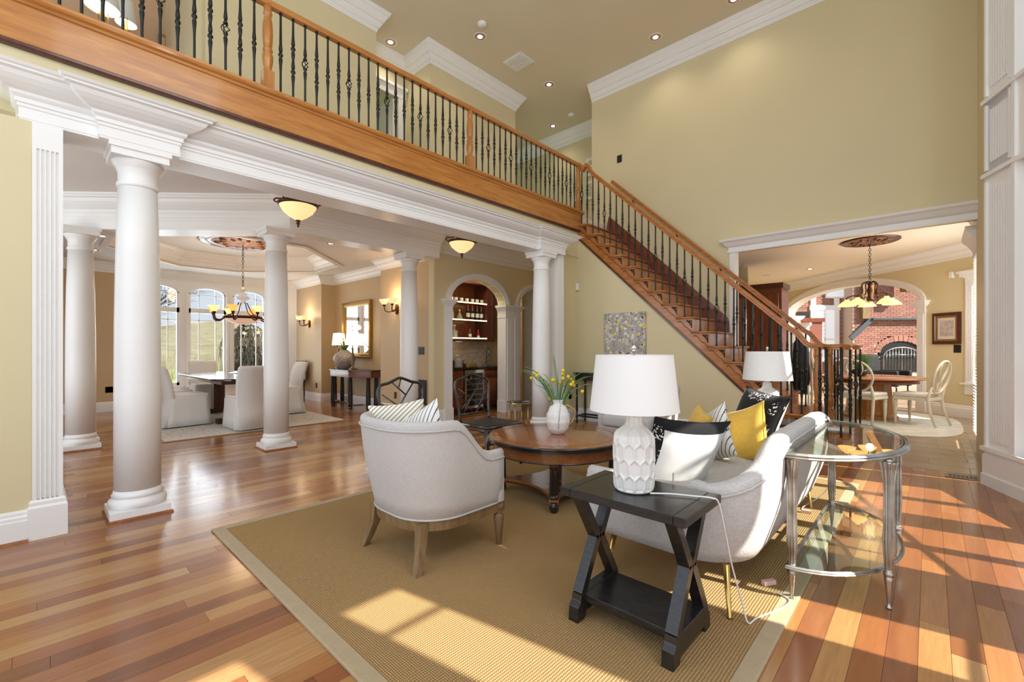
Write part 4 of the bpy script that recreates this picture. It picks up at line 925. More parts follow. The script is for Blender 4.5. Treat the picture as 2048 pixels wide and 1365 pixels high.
def armchair(label, loc, rz):
    t = thing('armchair', label, 'armchair', loc, rz, 'grey barrel armchairs')
    P = upath(.335, .31, -.25, .26); zt = []; fl = []
    for x_, y_ in P:
        s_ = min(max((y_+.06)/.26, 0), 1); s_ = s_*s_*(3-2*s_); zt.append(.81-.215*s_); 
        b_ = max(0, (-y_)/.25); fl.append(.035+.06*min(1, b_))
    shell(P, .265, zt, .07, fl, 'barrel_shell', M['linen'], t)
    rounded(-.275, .275, -.20, .40, .375, .50, .035, 'seat_cushion', M['linen'], t)
    rounded(-.30, .30, .0, .375, .27, .372, .012, 'front_rail', M['linen'], t)
    for s in (-1, 1): rounded(s*.325-.032, s*.325+.032, .29, .335, .27, .56, .012, 'arm_front', M['linen'], t)
    fr = MB(); Q = upath(.325, .36, -.245, .26); rows = []
    for i, (x_, y_) in enumerate(Q):
        a_ = Vector(Q[min(i+1, len(Q)-1)])-Vector(Q[max(i-1, 0)]); a_.normalize(); nn = Vector((-a_.y, a_.x)); rows.append([(x_+nn.x*o, y_+nn.y*o, z) for o, z in ((.0, .205), (.008, .262), (-.03, .262), (-.03, .205))])
    fr.grid(rows, closed_v=True, caps=True, smooth=False).box(-.32, .32, .345, .372, .205, .262).build('wood_frame', M['leg'], t)
    for s in (-1, 1):
        MB().lathe([(.030, .262), (.030, .225), (.018, .215), (.026, .205), (.018, .195), (.030, .185), (.032, .175), (.016, 0)][::-1], n=8, M4=Matrix.Translation((s*.315, .325, 0))).build('front_leg', M['leg'], t)
        q = MB(); pts = [(s*.235, -.19, .25), (s*.24, -.20, .15), (s*.26, -.225, .06), (s*.275, -.25, 0)]
        rows = [[(x_+a*w_, y_+b*w_, z_) for a, b in ((-1, -1), (1, -1), (1, 1), (-1, 1))] for (x_, y_, z_), w_ in zip(pts, (.027, .024, .020, .018))]
        q.grid(rows, closed_v=True, caps=True, smooth=False).build('rear_leg', M['leg'], t)
    return t
armchair('light grey barrel armchair with striped pillows, seen from behind in the foreground', (-2.255, 1.63, .013), 0)
armchair('grey barrel armchair facing the camera beyond the coffee table, half hidden by the lampshade', (-2.30, 4.55, .013), PI)
pillow('striped_pillow', 'beige pinstriped pillow turned sideways on the near armchair', 'pillow', .34, .12, M['stripe2'], M['stripe2'], (-2.43, 1.56, .71), look_rot((.75, -.66, .05), .12))
pillow('striped_pillow', 'white pillow with dark grey ticking stripes leaning on the near armchair back', 'pillow', .36, .13, M['stripe'], M['stripe'], (-2.25, 1.60, .675), look_rot((.25, -1, .25), .5))
# ---------------------------------------------------------------- sofa (front faces -x)
sf = thing('sofa', 'light grey upholstered sofa with curved arms and thin brass legs, seen from behind', 'sofa', (-.965, 3.06, .013), PI/2)
HW = .955
P = upath(HW, .42, -.36, .27, 10, 8); zt = []; fl = []
for x_, y_ in P:
    dd_ = (.05-y_) if abs(x_) > HW-.02 else .05+.09+.42*(1-(abs(x_)-(HW-.27))/.27) if abs(x_) > HW-.27 else .56+(HW-.27-abs(x_)); s_ = 1-min(max(dd_/.78, 0), 1); s_ = s_*s_*(3-2*s_); zt.append(.785-.235*s_); fl.append(.015+.085*min(1, max(0, (-y_+.10)/.4)))
shell(P, .215, zt, .10, fl, 'sofa_shell', M['sofa'], sf, bulge=.035)
rounded(-HW+.10, HW-.10, -.28, .46, .36, .47, .04, 'seat_cushion', M['sofa'], sf)
rounded(-HW+.08, HW-.08, -.24, .42, .222, .36, .02, 'seat_base', M['sofa'], sf)
for s in (-1, 1): rounded(s*(HW-.042)-.048, s*(HW-.042)+.048, .39, .43, .222, .53, .018, 'arm_front', M['sofa'], sf)
MB().tube([(HW+.038, -.08, .24), (HW+.05, -.08, .42), (HW+.055, -.085, .62)], .004, 5).build('seam', M['sofa'], sf); MB().tube([(-HW-.038, -.08, .24), (-HW-.05, -.08, .42), (-HW-.055, -.085, .62)], .004, 5).build('seam', M['sofa'], sf)
for a_, b_ in ((-.93, -.30), (.93, -.30), (-.93, .30), (.93, .30)):
    MB().tube([(a_*.97, b_*.95, .22), (a_*1.01, b_*1.04, .006), (a_*1.01, b_*1.04, 0)], .011, 10, rs=[.017, .009, .013]).build('brass_leg', M['gold'], sf)
# pillows on the sofa
pillow('black_pillow', 'large pillow showing its plain white back at the near end of the sofa', 'pillow', .45, .17, M['blackf'], M['whitef'], (-1.0, 2.42, .64), look_rot((-.80, .60, .45), .10), wrap=True)
pillow('yellow_pillow', 'mustard velvet pillow behind the near black and white pillow', 'pillow', .40, .14, M['yellowf'], M['yellowf'], (-1.10, 2.93, .63), look_rot((-.8, -.5, .2), -.08))
pillow('striped_pillow', 'white pillow with grey ticking stripes between the yellow pillows on the sofa', 'pillow', .36, .11, M['stripe'], M['stripe'], (-1.08, 3.15, .62), look_rot((-.55, -.83, .15), .5))
pillow('yellow_pillow', 'mustard velvet pillow leaning on the far half of the sofa back', 'pillow', .40, .14, M['yellowf'], M['yellowf'], (-.93, 3.33, .62), look_rot((-.6, -.8, .2), .35))
pillow('black_pillow', 'black sprig embroidered pillow at the far end of the sofa', 'pillow', .45, .17, M['blackf'], M['whitef'], (-.97, 3.78, .68), look_rot((-.55, -.83, .35), -.12))
# ---------------------------------------------------------------- X leg side tables
def xtable(label, loc, rz):
    t = thing('side_table', label, 'side table', loc, rz, 'black trestle side tables')
    tp_ = MB().box(-.235, .235, -.19, .19, .545, .582).build('tabletop', M['blackwood'], t, bevel=.003)
    for s in (-1, 1): MB().box(min(s*.236, s*.285), max(s*.236, s*.285), -.19, .19, .545, .582).build('end_board', M['blackwood'], t, bevel=.003)
    MB().box(-.235, .235, -.135, .135, .075, .11).build('shelf', M['blackwood'], t, bevel=.002)
    for s in (-1, 1):
        x_ = s*.215
        q = MB(); q.prism([(-.19, 0), (-.135, 0), (-.12, .03), (.12, .03), (.135, 0), (.19, 0), (.185, .065), (.165, .085), (.16, .112), (-.16, .112), (-.165, .085), (-.185, .065)], -.025, .025, Matrix.Translation((x_, 0, 0)) @ Matrix.Rotation(PI/2, 4, 'Z') @ Matrix.Rotation(PI/2, 4, 'X')); q.build('foot_rail', M['blackwood'], t, bevel=.002)
        for d in (-1, 1):
            q = MB(); q.bar((x_, d*.140, .108), (x_, -d*.035, .335), .045, .03, (1, 0, 0)) if False else None
            q = MB(); w_ = .021
            pts = [(d*.140, .108), (d*.012, .33), (d*.145, .546)]
            for (y0, z0), (y1, z1) in ((pts[0], pts[1]), (pts[1], pts[2])): q.bar((x_, y0, z0), (x_, y1, z1), .048, .038, (0, 1, 0))
            q.build('cross_leg', M['blackwood'], t)
    return t
xtable('worn black trestle side table with crossed legs, in the foreground under the big lamp', (-.935, 1.812, .013), .0)
xtable('black trestle side table at the far end of the sofa, mostly hidden', (-1.03, 4.36, .013), 0)
# ---------------------------------------------------------------- ceramic lamps
def big_lamp(label, loc):
    t = thing('table_lamp', label, 'table lamp', loc, 0, 'white ceramic table lamps')
    n = 160; rows = []; cells = 12
    def R(z):
        pr = [(0, .078), (.008, .084), (.02, .088), (.10, .091), (.225, .091), (.245, .086), (.262, .070), (.275, .052), (.285, .040), (.30, .035), (.325, .034)]
        for i in range(len(pr)-1):
            if z <= pr[i+1][0]: f = (z-pr[i][0])/(pr[i+1][0]-pr[i][0]); return pr[i][1]+(pr[i+1][1]-pr[i][1])*f
        return pr[-1][1]
    H = [i/80*.325 for i in range(81)]
    for z in H:
        r_ = []
        for i in range(n):
            a_ = 2*PI*i/n; ridge = 1e9; rowh = .068
            u = a_/(2*PI)*cells; v = (z-.012)/rowh
            # hexagonal cells: distance to wavy vertical ridges alternating each half row
            ph = math.sin(v*PI)  # -1..1
            pv = v % 2; off = 0 if pv < .66 else ((pv-.66)/.34*.5 if pv < 1 else (.5 if pv < 1.66 else .5-(pv-1.66)/.34*.5))
            f = (u+off) % 1.0; f2 = (u-off) % 1.0
            d = min(f, 1-f, f2, 1-f2)
            dep = .0075*min(1, max(0, (d-.05)/.13)); 
            if z < .012: dep = 0
            if z > .25: dep *= max(.35, 1-(z-.25)/.05)
            r_.append(((R(z)-dep)*math.cos(a_), (R(z)-dep)*math.sin(a_), z))
        rows.append(r_)
    MB().grid(rows, closed_v=True, caps=True).build('ceramic_base', M['ceramic'], t)
    MB().lathe([(.028, .325), (.028, .331), (.012, .333), (.012, .36), (.018, .362), (.018, .385), (.004, .39), (.004, .60), (.010, .603), (.006, .612), (.011, .622), (.009, .634), (.001, .638)], n=14).build('stem_and_finial', M['chrome'], t)
    MB().lathe([(.192, .352), (.166, .592)], n=48, cap=False).build('lamp_shade', M['shade'], t)
    q = MB(); q.lathe([(.193, .350), (.193, .354)], n=48, cap=False).lathe([(.167, .590), (.167, .594)], n=48, cap=False)
    for k in range(3): a_ = k*2*PI/3+.3; q.tube([(0, 0, .588), (.165*math.cos(a_), .165*math.sin(a_), .588)], .002, 5)
    q.build('shade_ring', M['whiteplastic'], t)
    return t
big_lamp('white honeycomb ceramic lamp with a white drum shade on the foreground black side table', (-.957, 1.812, .597))
big_lamp('white honeycomb ceramic lamp at the far end of the sofa, before the stairs', (-1.03, 4.34, .597))
cd = MB().tube(smoothpath([(-.87, 1.79, .602), (-.80, 1.84, .603), (-.72, 1.88, .602), (-.655, 1.90, .604), (-.637, 1.93, .58), (-.632, 1.99, .45), (-.625, 2.06, .28), (-.60, 2.12, .10), (-.58, 2.13, .019), (-.56, 2.20, .019), (-.50, 2.36, .019), (-.49, 2.46, .019), (-.56, 2.49, .022)], 6), .0035, 6).build('lamp_cord', M['whiteplastic'])
tag(cd, 'white lamp cord running off the foreground side table to the rug', 'cord')
pc = MB().box(-.035, .035, -.012, .012, 0, .022).build('cord_tag', mat('red_white_tag', (.75, .5, .45), .5)); pc.location = (-.60, 2.56, .014); pc.rotation_euler = (0, 0, 1.0); tag(pc, 'small red and white plug tag on the rug by the near sofa leg', 'plug')
pc = MB().box(-.03, .03, -.012, .012, 0, .02).build('cord_tag', bpy.data.materials['red_white_tag']); pc.location = (-.66, 3.86, .014); pc.rotation_euler = (0, 0, .2); tag(pc, 'small red and white plug tag on the rug by the far sofa leg', 'plug')
cd = MB().tube(smoothpath([(-.66, 3.86, .02), (-.70, 3.95, .02), (-.60, 4.15, .10), (-.55, 4.3, .25), (-.68, 4.40, .42), (-.74, 4.38, .606)], 6), .0035, 6).build('lamp_cord', M['whiteplastic']); tag(cd, 'white cord hanging behind the far end of the sofa', 'cord')
# ---------------------------------------------------------------- coffee table
cf = thing('coffee_table', 'round cherry coffee table with black fluted legs and a curved lower shelf', 'coffee table', (-2.28, 2.98, .013))
RT = .575
MB().lathe([(RT-.015, .452), (RT-.004, .455), (RT, .460), (RT-.006, .465), (RT, .470), (RT-.004, .476), (RT, .481), (RT-.008, .489)], n=64, cap=True).build('table_edge', M['black'], cf)
MB().lathe([(RT-.012, .4885), (RT-.02, .4905)], n=64).build('tabletop', M['cherrytop'], cf)
MB().lathe([(RT-.095, .491), (RT-.10, .4915)], n=64, cap=False).build('inlay_line', M['mahog'], cf)
MB().lathe([(RT-.055, .37), (RT-.055, .452)], n=64, cap=False).lathe([(RT-.075, .452), (RT-.075, .37)], n=64, cap=False).build('apron', M['cherrytop'], cf)
MB().lathe([(RT-.048, .362), (RT-.046, .372)], n=64).build('apron_bead', M['black'], cf)
ang0 = math.atan2(-.37, .26); RL = .46
for k in range(4):
    a_ = ang0+k*PI/2; cx_, cy_ = RL*math.cos(a_), RL*math.sin(a_); Mt = Matrix.Translation((cx_, cy_, 0)) @ Matrix.Rotation(a_, 4, 'Z')
    lg = MB(); nf = 40; rows = []
    for z, r_, fl_ in ((.10, .032, 0), (.115, .036, 0), (.125, .034, 0), (.13, .034, 1), (.30, .030, 1), (.315, .029, 1), (.32, .033, 0), (.33, .033, 0)):
        rows.append([tuple(Mt @ Vector(((r_-(.004 if (fl_ and (i % 4) < 2) else 0))*math.cos(2*PI*i/nf), (r_-(.004 if (fl_ and (i % 4) < 2) else 0))*math.sin(2*PI*i/nf), z))) for i in range(nf)])
    lg.grid(rows, closed_v=True, caps=True, smooth=False); l_ = lg.build('leg', M['black'], cf)
    MB().box(-.036, .036, -.036, .036, .085, .10, Mt).build('block', M['cherrytop'], l_)
    MB().lathe([(.020, 0), (.030, .01), (.036, .03), (.036, .05), (.030, .068), (.022, .074), (.030, .078), (.034, .085)], n=18, M4=Mt).build('bun_foot', M['black'], l_)
    q = MB(); q.lathe([(.030, .332), (.026, .345), (.040, .362)], n=12, M4=Mt); 
    for j in range(6): b_ = j*PI/3; q.ball(tuple(Mt @ Vector((.034*math.cos(b_), .034*math.sin(b_), .352))), .009, 6)
    q.build('carved_capital', M['cherrytop'], l_); MB().box(-.042, .042, -.042, .042, .365, .452, Mt).build('block', M['cherrytop'], l_)
sh = []
for k in range(4):
    a_ = ang0+k*PI/2; b_ = a_+PI/2; p0 = Vector((RL*math.cos(a_+.06), RL*math.sin(a_+.06))); p1 = Vector((RL*math.cos(b_-.06), RL*math.sin(b_-.06))); c_ = (p0+p1)*.22
    sh += [Vector((RL*1.05*math.cos(a_-.05), RL*1.05*math.sin(a_-.05)))]+[p0.lerp(c_, 0)*(1-t_)**2+c_*2*t_*(1-t_)+p1*t_*t_ for t_ in [i/10 for i in range(11)]]
MB().prism([(p.x, p.y) for p in sh], .092, .112).build('lower_shelf', M['cherrytop'], cf); MB().prism([(p.x*.985, p.y*.985) for p in sh], .076, .0915).build('shelf_edge', M['mahog'], cf)
# vase with billy buttons
vs_ = thing('flower_vase', 'white sculpted ceramic vase with a brass loop handle on the coffee table', 'vase', (-2.278, 3.0, .506))
n = 32; rows = []
for i in range(25):
    z = i/24*.285; t_ = z/.285; R_ = .050+.046*math.sin(min(1, t_/.86)**.9*PI)**.8 if t_ < .86 else .036+.006*(t_-.86)/.14*2
    if .80 < t_ <= .90: R_ = .05+(.036-.05)*(t_-.80)/.10
    r_ = []
    for k in range(n):
        a_ = 2*PI*k/n; w_ = .006*abs(math.sin(a_*5+(0 if int(t_*5) % 2 else PI/2)))*math.sin(PI*min(1, t_/.86))**.5*(((t_*5) % 1)) if t_ < .86 else 0
        r_.append(((R_+w_*1.4)*math.cos(a_), (R_+w_*1.4)*math.sin(a_), z))
    rows.append(r_)
MB().grid(rows, closed_v=True, caps=False).lathe([(.05, .002), (.001, .002)], n=n, cap=False).build('vase_body', M['bisque'], vs_)
def camside(d, z): return (.7302*d, .6833*d, z)
MB().tube(smoothpath([camside(.045, .215), camside(.075, .235), camside(.128, .20), camside(.137, .15), camside(.115, .09), camside(.075, .06)], 6), .008, 8).build('loop_handle', M['gold'], vs_)
bq = thing('billy_button_bouquet', 'green leaf blades and yellow billy button flowers standing in the white vase', 'flowers', (-2.278, 3.0, .70))
rnd = random.Random(11)
Rv = Vector((.7302, .6833, 0)); Fv = Vector((-.6833, .7302, 0))
tips = [(-.33, .335), (-.29, .37), (-.30, .34), (-.05, .48), (-.04, .45), (.12, .43), (.17, .33), (.30, .29), (.30, .22), (.28, .28), (-.14, .31), (.0, .35), (.07, .33), (-.20, .20), (-.12, .22), (.14, .30), (.20, .24), (.06, .20), (-.17, .28), (.22, .33)]
for a_, z in tips:
    f_ = rnd.uniform(-.10, .10); e = Rv*a_+Fv*f_; m1 = Rv*(a_*.35)+Fv*(f_*.3); pts = bez([(rnd.uniform(-.012, .012), rnd.uniform(-.012, .012), -.10), (m1.x*.3, m1.y*.3, .06), (m1.x, m1.y, z*.75+.06), (e.x, e.y, z+.0)], 9)
    q = MB(); q.tube(pts, .004, 4, rs=[.0035, .005, .007, .008, .0085, .008, .007, .006, .004, .0012], flat=.25); q.build('leaf_blade', M['leaf2'] if rnd.random() < .4 else M['leaf'], bq)
q = MB(); pts = smoothpath([(0, 0, .08), tuple(-Rv*.02-Fv*.05)[:2]+(.13,), tuple(-Fv*.085+Rv*.01)[:2]+(.06,), tuple(-Fv*.10+Rv*.0)[:2]+(-.04,), tuple(-Fv*.098-Rv*.006)[:2]+(-.14,)], 4); q.tube(pts, .005, 4, rs=None, flat=.3); q.build('leaf_blade', M['leaf2'], bq)
for a_, z in ((-.21, .293), (-.177, .314), (-.18, .295), (-.227, .267), (-.05, .255), (-.03, .252), (.02, .225), (.046, .23), (.038, .335), (.048, .30), (.038, .27), (.084, .284), (.11, .26), (.124, .238), (.13, .21), (.105, .22), (.20, .162), (-.07, .095)):
    f_ = rnd.uniform(-.06, .06); e = Rv*a_*.98+Fv*f_; q = MB(); pts = bez([(0, 0, -.08), (e.x*.2, e.y*.2, .04), (e.x*.7, e.y*.7, max(z*.7, .0)), (e.x, e.y, z)], 7); q.tube(pts, .0018, 4); st_ = q.build('stem', M['leaf'], bq); b_ = MB().ball(tuple(pts[-1]), .0145, 10).build('flower_head', M['yellow'], st_)
# ---------------------------------------------------------------- glass demi-lune table
gt = thing('console_table', 'half-round pewter and glass two-tier table behind the sofa', 'console table', (-.505, 3.09, 0))
def dl(r_x, r_y, n=28, x0=0): return [(x0, -r_y)]+[(x0+r_x*math.sin(a_), -r_y*math.cos(a_)) for a_ in [PI*i/n for i in range(1, n)]]+[(x0, r_y)]
def dframe(rx, ry, z, w, h, name):
    pth = dl(rx, ry); q = MB(); q.sweep(pth, [(-w, z), (-w, z+h*.5), (-w*.55, z+h), (-w*.25, z+h*.75), (0, z+h), (w*.3, z+h*.7), (w*.15, z+h*.45), (w*.45, z+h*.2), (w*.2, z)], closed=True); return q.build(name, M['pewter'], gt)
def offset(p, o): return p
dframe(.425, .66, .70, .022, .026, 'top_frame'); dframe(.405, .62, .160, .012, .018, 'shelf_frame')
tg = MB().prism([(x_+.012, y_) for x_, y_ in dl(.395, .635)], .716, .724).build('glass_top', M['tglass'], gt); MB().prism([(x_+.01, y_) for x_, y_ in dl(.385, .60)], .168, .174).build('glass_shelf', M['tglass'], gt)
MB().sweep([(x_+.01, y_) for x_, y_ in dl(.39, .63)], [(0, .715), (.003, .715), (.003, .725), (0, .725)], closed=True).build('glass_edge', M['gedge'], gt)
for lx, ly in ((.02, -.60), (.365, -.36), (.02, .60), (.365, .36)):
    nf = 40; rows = []
    for z, r_, fl_ in ((.185, .016, 0), (.20, .018, .5), (.26, .022, 1), (.32, .0235, 1), (.45, .0205, 1), (.58, .0225, 1), (.655, .030, 1), (.685, .036, 1), (.69, .034, .3)):
        rows.append([((r_-.004*fl_*(1 if (i % 4) < 2 else 0))*math.cos(2*PI*i/nf)+lx, (r_-.004*fl_*(1 if (i % 4) < 2 else 0))*math.sin(2*PI*i/nf)+ly, z) for i in range(nf)])
    l_ = MB().grid(rows, closed_v=True, caps=True, smooth=False).build('leg', M['pewter'], gt)
    MB().lathe([(.012, 0), (.013, .01), (.007, .016), (.007, .03), (.010, .06), (.017, .13), (.019, .148), (.014, .152), (.021, .158), (.021, .170), (.014, .176), (.018, .185)], (lx, ly, 0), 16).build('leg_foot', M['pewter'], l_)
    MB().lathe([(.02, .69), (.017, .70)], (lx, ly, 0), 12).build('leg_cap', M['pewter'], l_)
# ---------------------------------------------------------------- black lattice chairs
def bamboo_chair(label, loc, rz):     # faces +x
    t = thing('lattice_chair', label, 'chair', loc, rz, 'black lattice-back chairs')
    hw = .235; xb = -.21; xf = .21; zs = .45; bl = lambda z: -.21-(z-zs)*.14
    fr = smoothpath([(bl(.45)+0, -hw+.03, .45), (bl(.62), -hw+.02, .62), (bl(.78), -hw-.005, .78), (bl(.85), -hw+.002, .85), (bl(.885), -hw+.035, .885), (bl(.90), -.125, .90), (bl(.925), -.06, .925), (bl(.94), 0, .942), (bl(.925), .06, .925), (bl(.90), .125, .90), (bl(.885), hw-.035, .885), (bl(.85), hw-.002, .85), (bl(.78), hw+.005, .78), (bl(.62), hw-.02, .62), (bl(.45), hw-.03, .45)], 5)
    MB().tube(fr, .014, 8).build('back_frame', M['black'], t)
    def P(y, z): return (bl(z), y, z)
    lat = [((-.20, .80), (.19, .52)), ((.14, .89), (-.15, .54)), ((-.09, .905), (.05, .78)), ((.22, .78), (.03, .55)), ((-.215, .72), (-.10, .64)), ((-.04, .70), (-.17, .58)), ((.215, .64), (.12, .70)), ((-.03, .55), (-.09, .60)), ((.10, .61), (.02, .53)), ((.01, .935), (-.02, .86))]
    for (a, b), (c, d) in lat: MB().tube([P(a, b), P(c, d)], .007, 6).build('lattice_bar', M['black'], t)
    MB().tube([P(-hw+.02, .525), P(hw-.02, .525)], .010, 6).build('back_rail', M['black'], t)
    MB().box(xb-.0, xf, -hw+.01, hw-.01, .435, .458).build('woven_seat', M['wicker'], t, bevel=.004)
    q = MB().tube([(xb, -hw, .44), (xf+.015, -hw-.01, .44), (xf+.015, hw+.01, .44), (xb, hw, .44)], .016, 8, closed=True).tube([(xb, -hw, .405), (xf+.015, -hw-.01, .405), (xf+.015, hw+.01, .405), (xb, hw, .405)], .009, 6, closed=True); q.build('seat_frame', M['black'], t)
    for s in (-1, 1):
        MB().tube([(xf+.01, s*(hw+.005), .43), (xf+.015, s*(hw+.01), 0)], .016, 8, rs=[.019, .015]).build('leg', M['black'], t)
        MB().tube([(xb, s*(hw-.02), .46), (xb-.01, s*hw, .25), (xb-.08, s*(hw+.01), 0)], .015, 8).build('leg', M['black'], t)
        MB().tube([(xf, s*hw, .15), (xb-.03, s*hw, .15)], .009, 6).build('stretcher', M['black'], t)
        MB().tube(bez([(xf, s*hw, .30), (xf-.02, s*hw, .40), (xf-.12, s*hw, .40)], 5), .008, 6).build('corner_brace', M['black'], t)
    MB().tube([(xf, -hw, .20), (xf, hw, .20)], .009, 6).build('stretcher', M['black'], t); MB().tube([(xb-.03, -hw, .12), (xb-.03, hw, .12)], .009, 6).build('stretcher', M['black'], t)
    for s in (-1, 1): MB().tube(bez([(xf+.01, s*hw, .30), (xf+.01, s*(hw-.02), .40), (xf+.01, s*(hw-.12), .40)], 5), .008, 6).build('corner_brace', M['black'], t)
    return t
bamboo_chair('black lattice-back chair nearest the bar niche, right of the pair', (-3.35, 3.23, 0), 0)
bamboo_chair('black lattice-back chair behind the near armchair, left of the pair', (-3.35, 2.34, 0), 0)
for o in [o for o in COL.objects if o.name.startswith('lattice_chair')]: o.location.z = .0
# small round marble side table
t = thing('drink_table', 'small round side table with black marble top and thin brass legs', 'side table', (-4.20, 4.62, 0))
MB().lathe([(.15, .455), (.155, .462), (.155, .475), (.15, .48)], n=32).build('tabletop', M['granite'], t); MB().lathe([(.157, .452), (.157, .468)], n=32, cap=False).build('rim', M['gold'], t)
for k in range(4):
    a_ = k*PI/2+.4; b_ = a_+PI/2; MB().tube([(.14*math.cos(a_), .14*math.sin(a_), .455), (.14*math.cos(a_), .14*math.sin(a_), 0)], .005, 6).build('leg', M['gold'], t)
    MB().tube([(.14*math.cos(a_), .14*math.sin(a_), .0), ((.14*math.cos(a_)+.14*math.cos(b_))/2, (.14*math.sin(a_)+.14*math.sin(b_))/2, .36), (.14*math.cos(b_), .14*math.sin(b_), 0)], .004, 6).build('brace', M['gold'], t)
# black console against the stair wall
t = thing('console_table', 'black console table with turned legs against the yellow stair wall', 'console table', (-3.78, 6.20, 0))
MB().box(-.50, .50, -.16, .155, .80, .825).build('tabletop', M['black'], t, bevel=.004); MB().box(-.47, .47, -.14, .14, .70, .80).build('apron', M['black'], t)
for a in (-.45, .45):
    for b in (-.12, .12): MB().lathe([(.012, 0), (.018, .03), (.02, .06), (.012, .07), (.02, .09), (.02, .13), (.013, .15), (.022, .22), (.017, .45), (.014, .58), (.022, .60), (.014, .62), (.022, .66), (.022, .70)], (a, b, 0), 12).build('leg', M['black'], t)
for b in (-.12, .12): MB().box(-.45, .45, b-.012, b+.012, .105, .13).build('stretcher', M['black'], t)
for a in (-.45, .45): MB().box(a-.012, a+.012, -.12, .12, .105, .13).build('stretcher', M['black'], t)
# canvas, plates, sensors on the walls
def on_back(u, Y):
    k = (u-1024)/893; return Y*(-.6833+k*.7302)/(.7302+k*.6833)
def zat(u, v, Y): k = (u-1024)/893; return 1.22+Y/(.7302+k*.6833)*(697-v)/893
x0, x1 = on_back(1209, 6.36), on_back(1291, 6.36); z1_, z0_ = zat(1209, 628, 6.36), .99
cv = MB().box(-(x1-x0)/2, (x1-x0)/2, -.018, .018, -(z1_-z0_)/2, (z1_-z0_)/2).build('wall_canvas', M['paintart']); cv.location = ((x0+x1)/2, 6.37, (z0_+z1_)/2)
tag(cv, 'unframed canvas of white and yellow blossom branches on the yellow stair wall', 'painting')
def plate(name, label, cat, loc, size, axis='y', m_=None, two=True):
    t = thing(name, label, cat, loc); w, h_ = size; m_ = m_ or M['blackplastic']
    f = (lambda a, b, c, d, e, g: MB().box(a, b, c, d, e, g)) if axis == 'y' else (lambda a, b, c, d, e, g: MB().box(c, d, a, b, e, g) if axis == 'x' else None)
    f(-w/2, w/2, -.006, 0, -h_/2, h_/2).build('cover_plate', m_, t, bevel=.002)
    if two:
        for z in (-h_*.2, h_*.2): f(-w*.22, w*.22, -.009, -.006, z-h_*.12, z+h_*.12).build('socket', mat_dark, t)
    return t
mat_dark = mat('dark_socket', (.03, .03, .03), .3)
plate('wall_outlet', 'black outlet plate on the yellow wall under the staircase', 'outlet', (on_back(1447, 6.39), 6.39, .33), (.085, .13))
plate('wall_outlet', 'black outlet plate beside the white column on the narrow yellow wall', 'outlet', (-4.436+.0, 6.18, .42), (.08, .12), 'x')
plate('thermostat_plate', 'small black control plate high on the big yellow wall', 'switch', (on_back(1239, 7.4), 7.4, zat(1239, 318, 7.4)), (.10, .14), 'y', None, False)
sn = MB().box(0, .05, -.035, .035, -.06, .06).build('motion_sensor', M['whiteplastic'], bevel=.01); sn.location = (-4.436, 6.35, zat(1158, 574, 6.35)); tag(sn, 'small white motion sensor on the wall corner left of the staircase', 'sensor')
vt = thing('floor_register', 'dark pierced metal floor register beside the window wall', 'vent', (.235, 6.00, .0025))
MB().box(-.13, .12, -.10, .07, 0, .004).build('frame_plate', mat('register_metal', (.25, .22, .18), .4, .7), vt)
vv = None
for i in range(7):
    for j in range(4):
        p_ = (-.10+i*.028, -.075+j*.033, .0042)
        if vv is None: vv = MB().box(0, .016, 0, .022, 0, .0006).build('slot', M['blackplastic'], vt); vv.location = p_
        else: inst(vv, 'slot', vt, p_)
# ---------------------------------------------------------------- dining room furniture
t = thing('dining_rug', 'pale grey patterned rug under the dining table', 'rug', (-9.06, 2.36, 0)); MB().box(-1.85, 1.85, -1.22, 1.22, .002, .012).build('rug_field', M['rug2'], t); MB().sweep([(-1.86, -1.23), (-1.86, 1.23), (1.86, 1.23), (1.86, -1.23)], [(0, .002), (0, .013), (.02, .013), (.02, .002)], closed=True).build('bound_edge', M['rugband'], t)
dt = thing('dining_table', 'dark rectangular double-pedestal dining table with clipped corners', 'table', (-9.05, 2.36, .013))
c = .22; MB().prism([(-1.35+c, -.55), (1.35-c, -.55), (1.35, -.55+c), (1.35, .55-c), (1.35-c, .55), (-1.35+c, .55), (-1.35, .55-c), (-1.35, -.55+c)], .705, .74).build('tabletop', M['black'], dt, bevel=.006)
MB().box(-1.1, 1.1, -.4, .4, .64, .705).build('apron', M['mahog'], dt)
for s in (-1, 1): MB().box(s*.75-.09, s*.75+.09, -.09, .09, .07, .64).box(s*.75-.07, s*.75+.07, -.38, .38, 0, .08).build('pedestal', M['mahog'], dt)
t = thing('serving_dish', 'wide shallow dark metal dish on the dining table', 'dish', (-8.7, 2.5, .753)); MB().lathe([(.09, 0), (.10, .01), (.24, .045), (.25, .05), (.23, .046), (.08, .016), (.001, .014)], n=28, cap=False).build('bowl', M['pewter'], t); MB().tube([(.22, 0, .05), (.28, .04, .07), (.33, .03, .05)], .012, 6).build('handle', M['pewter'], t)
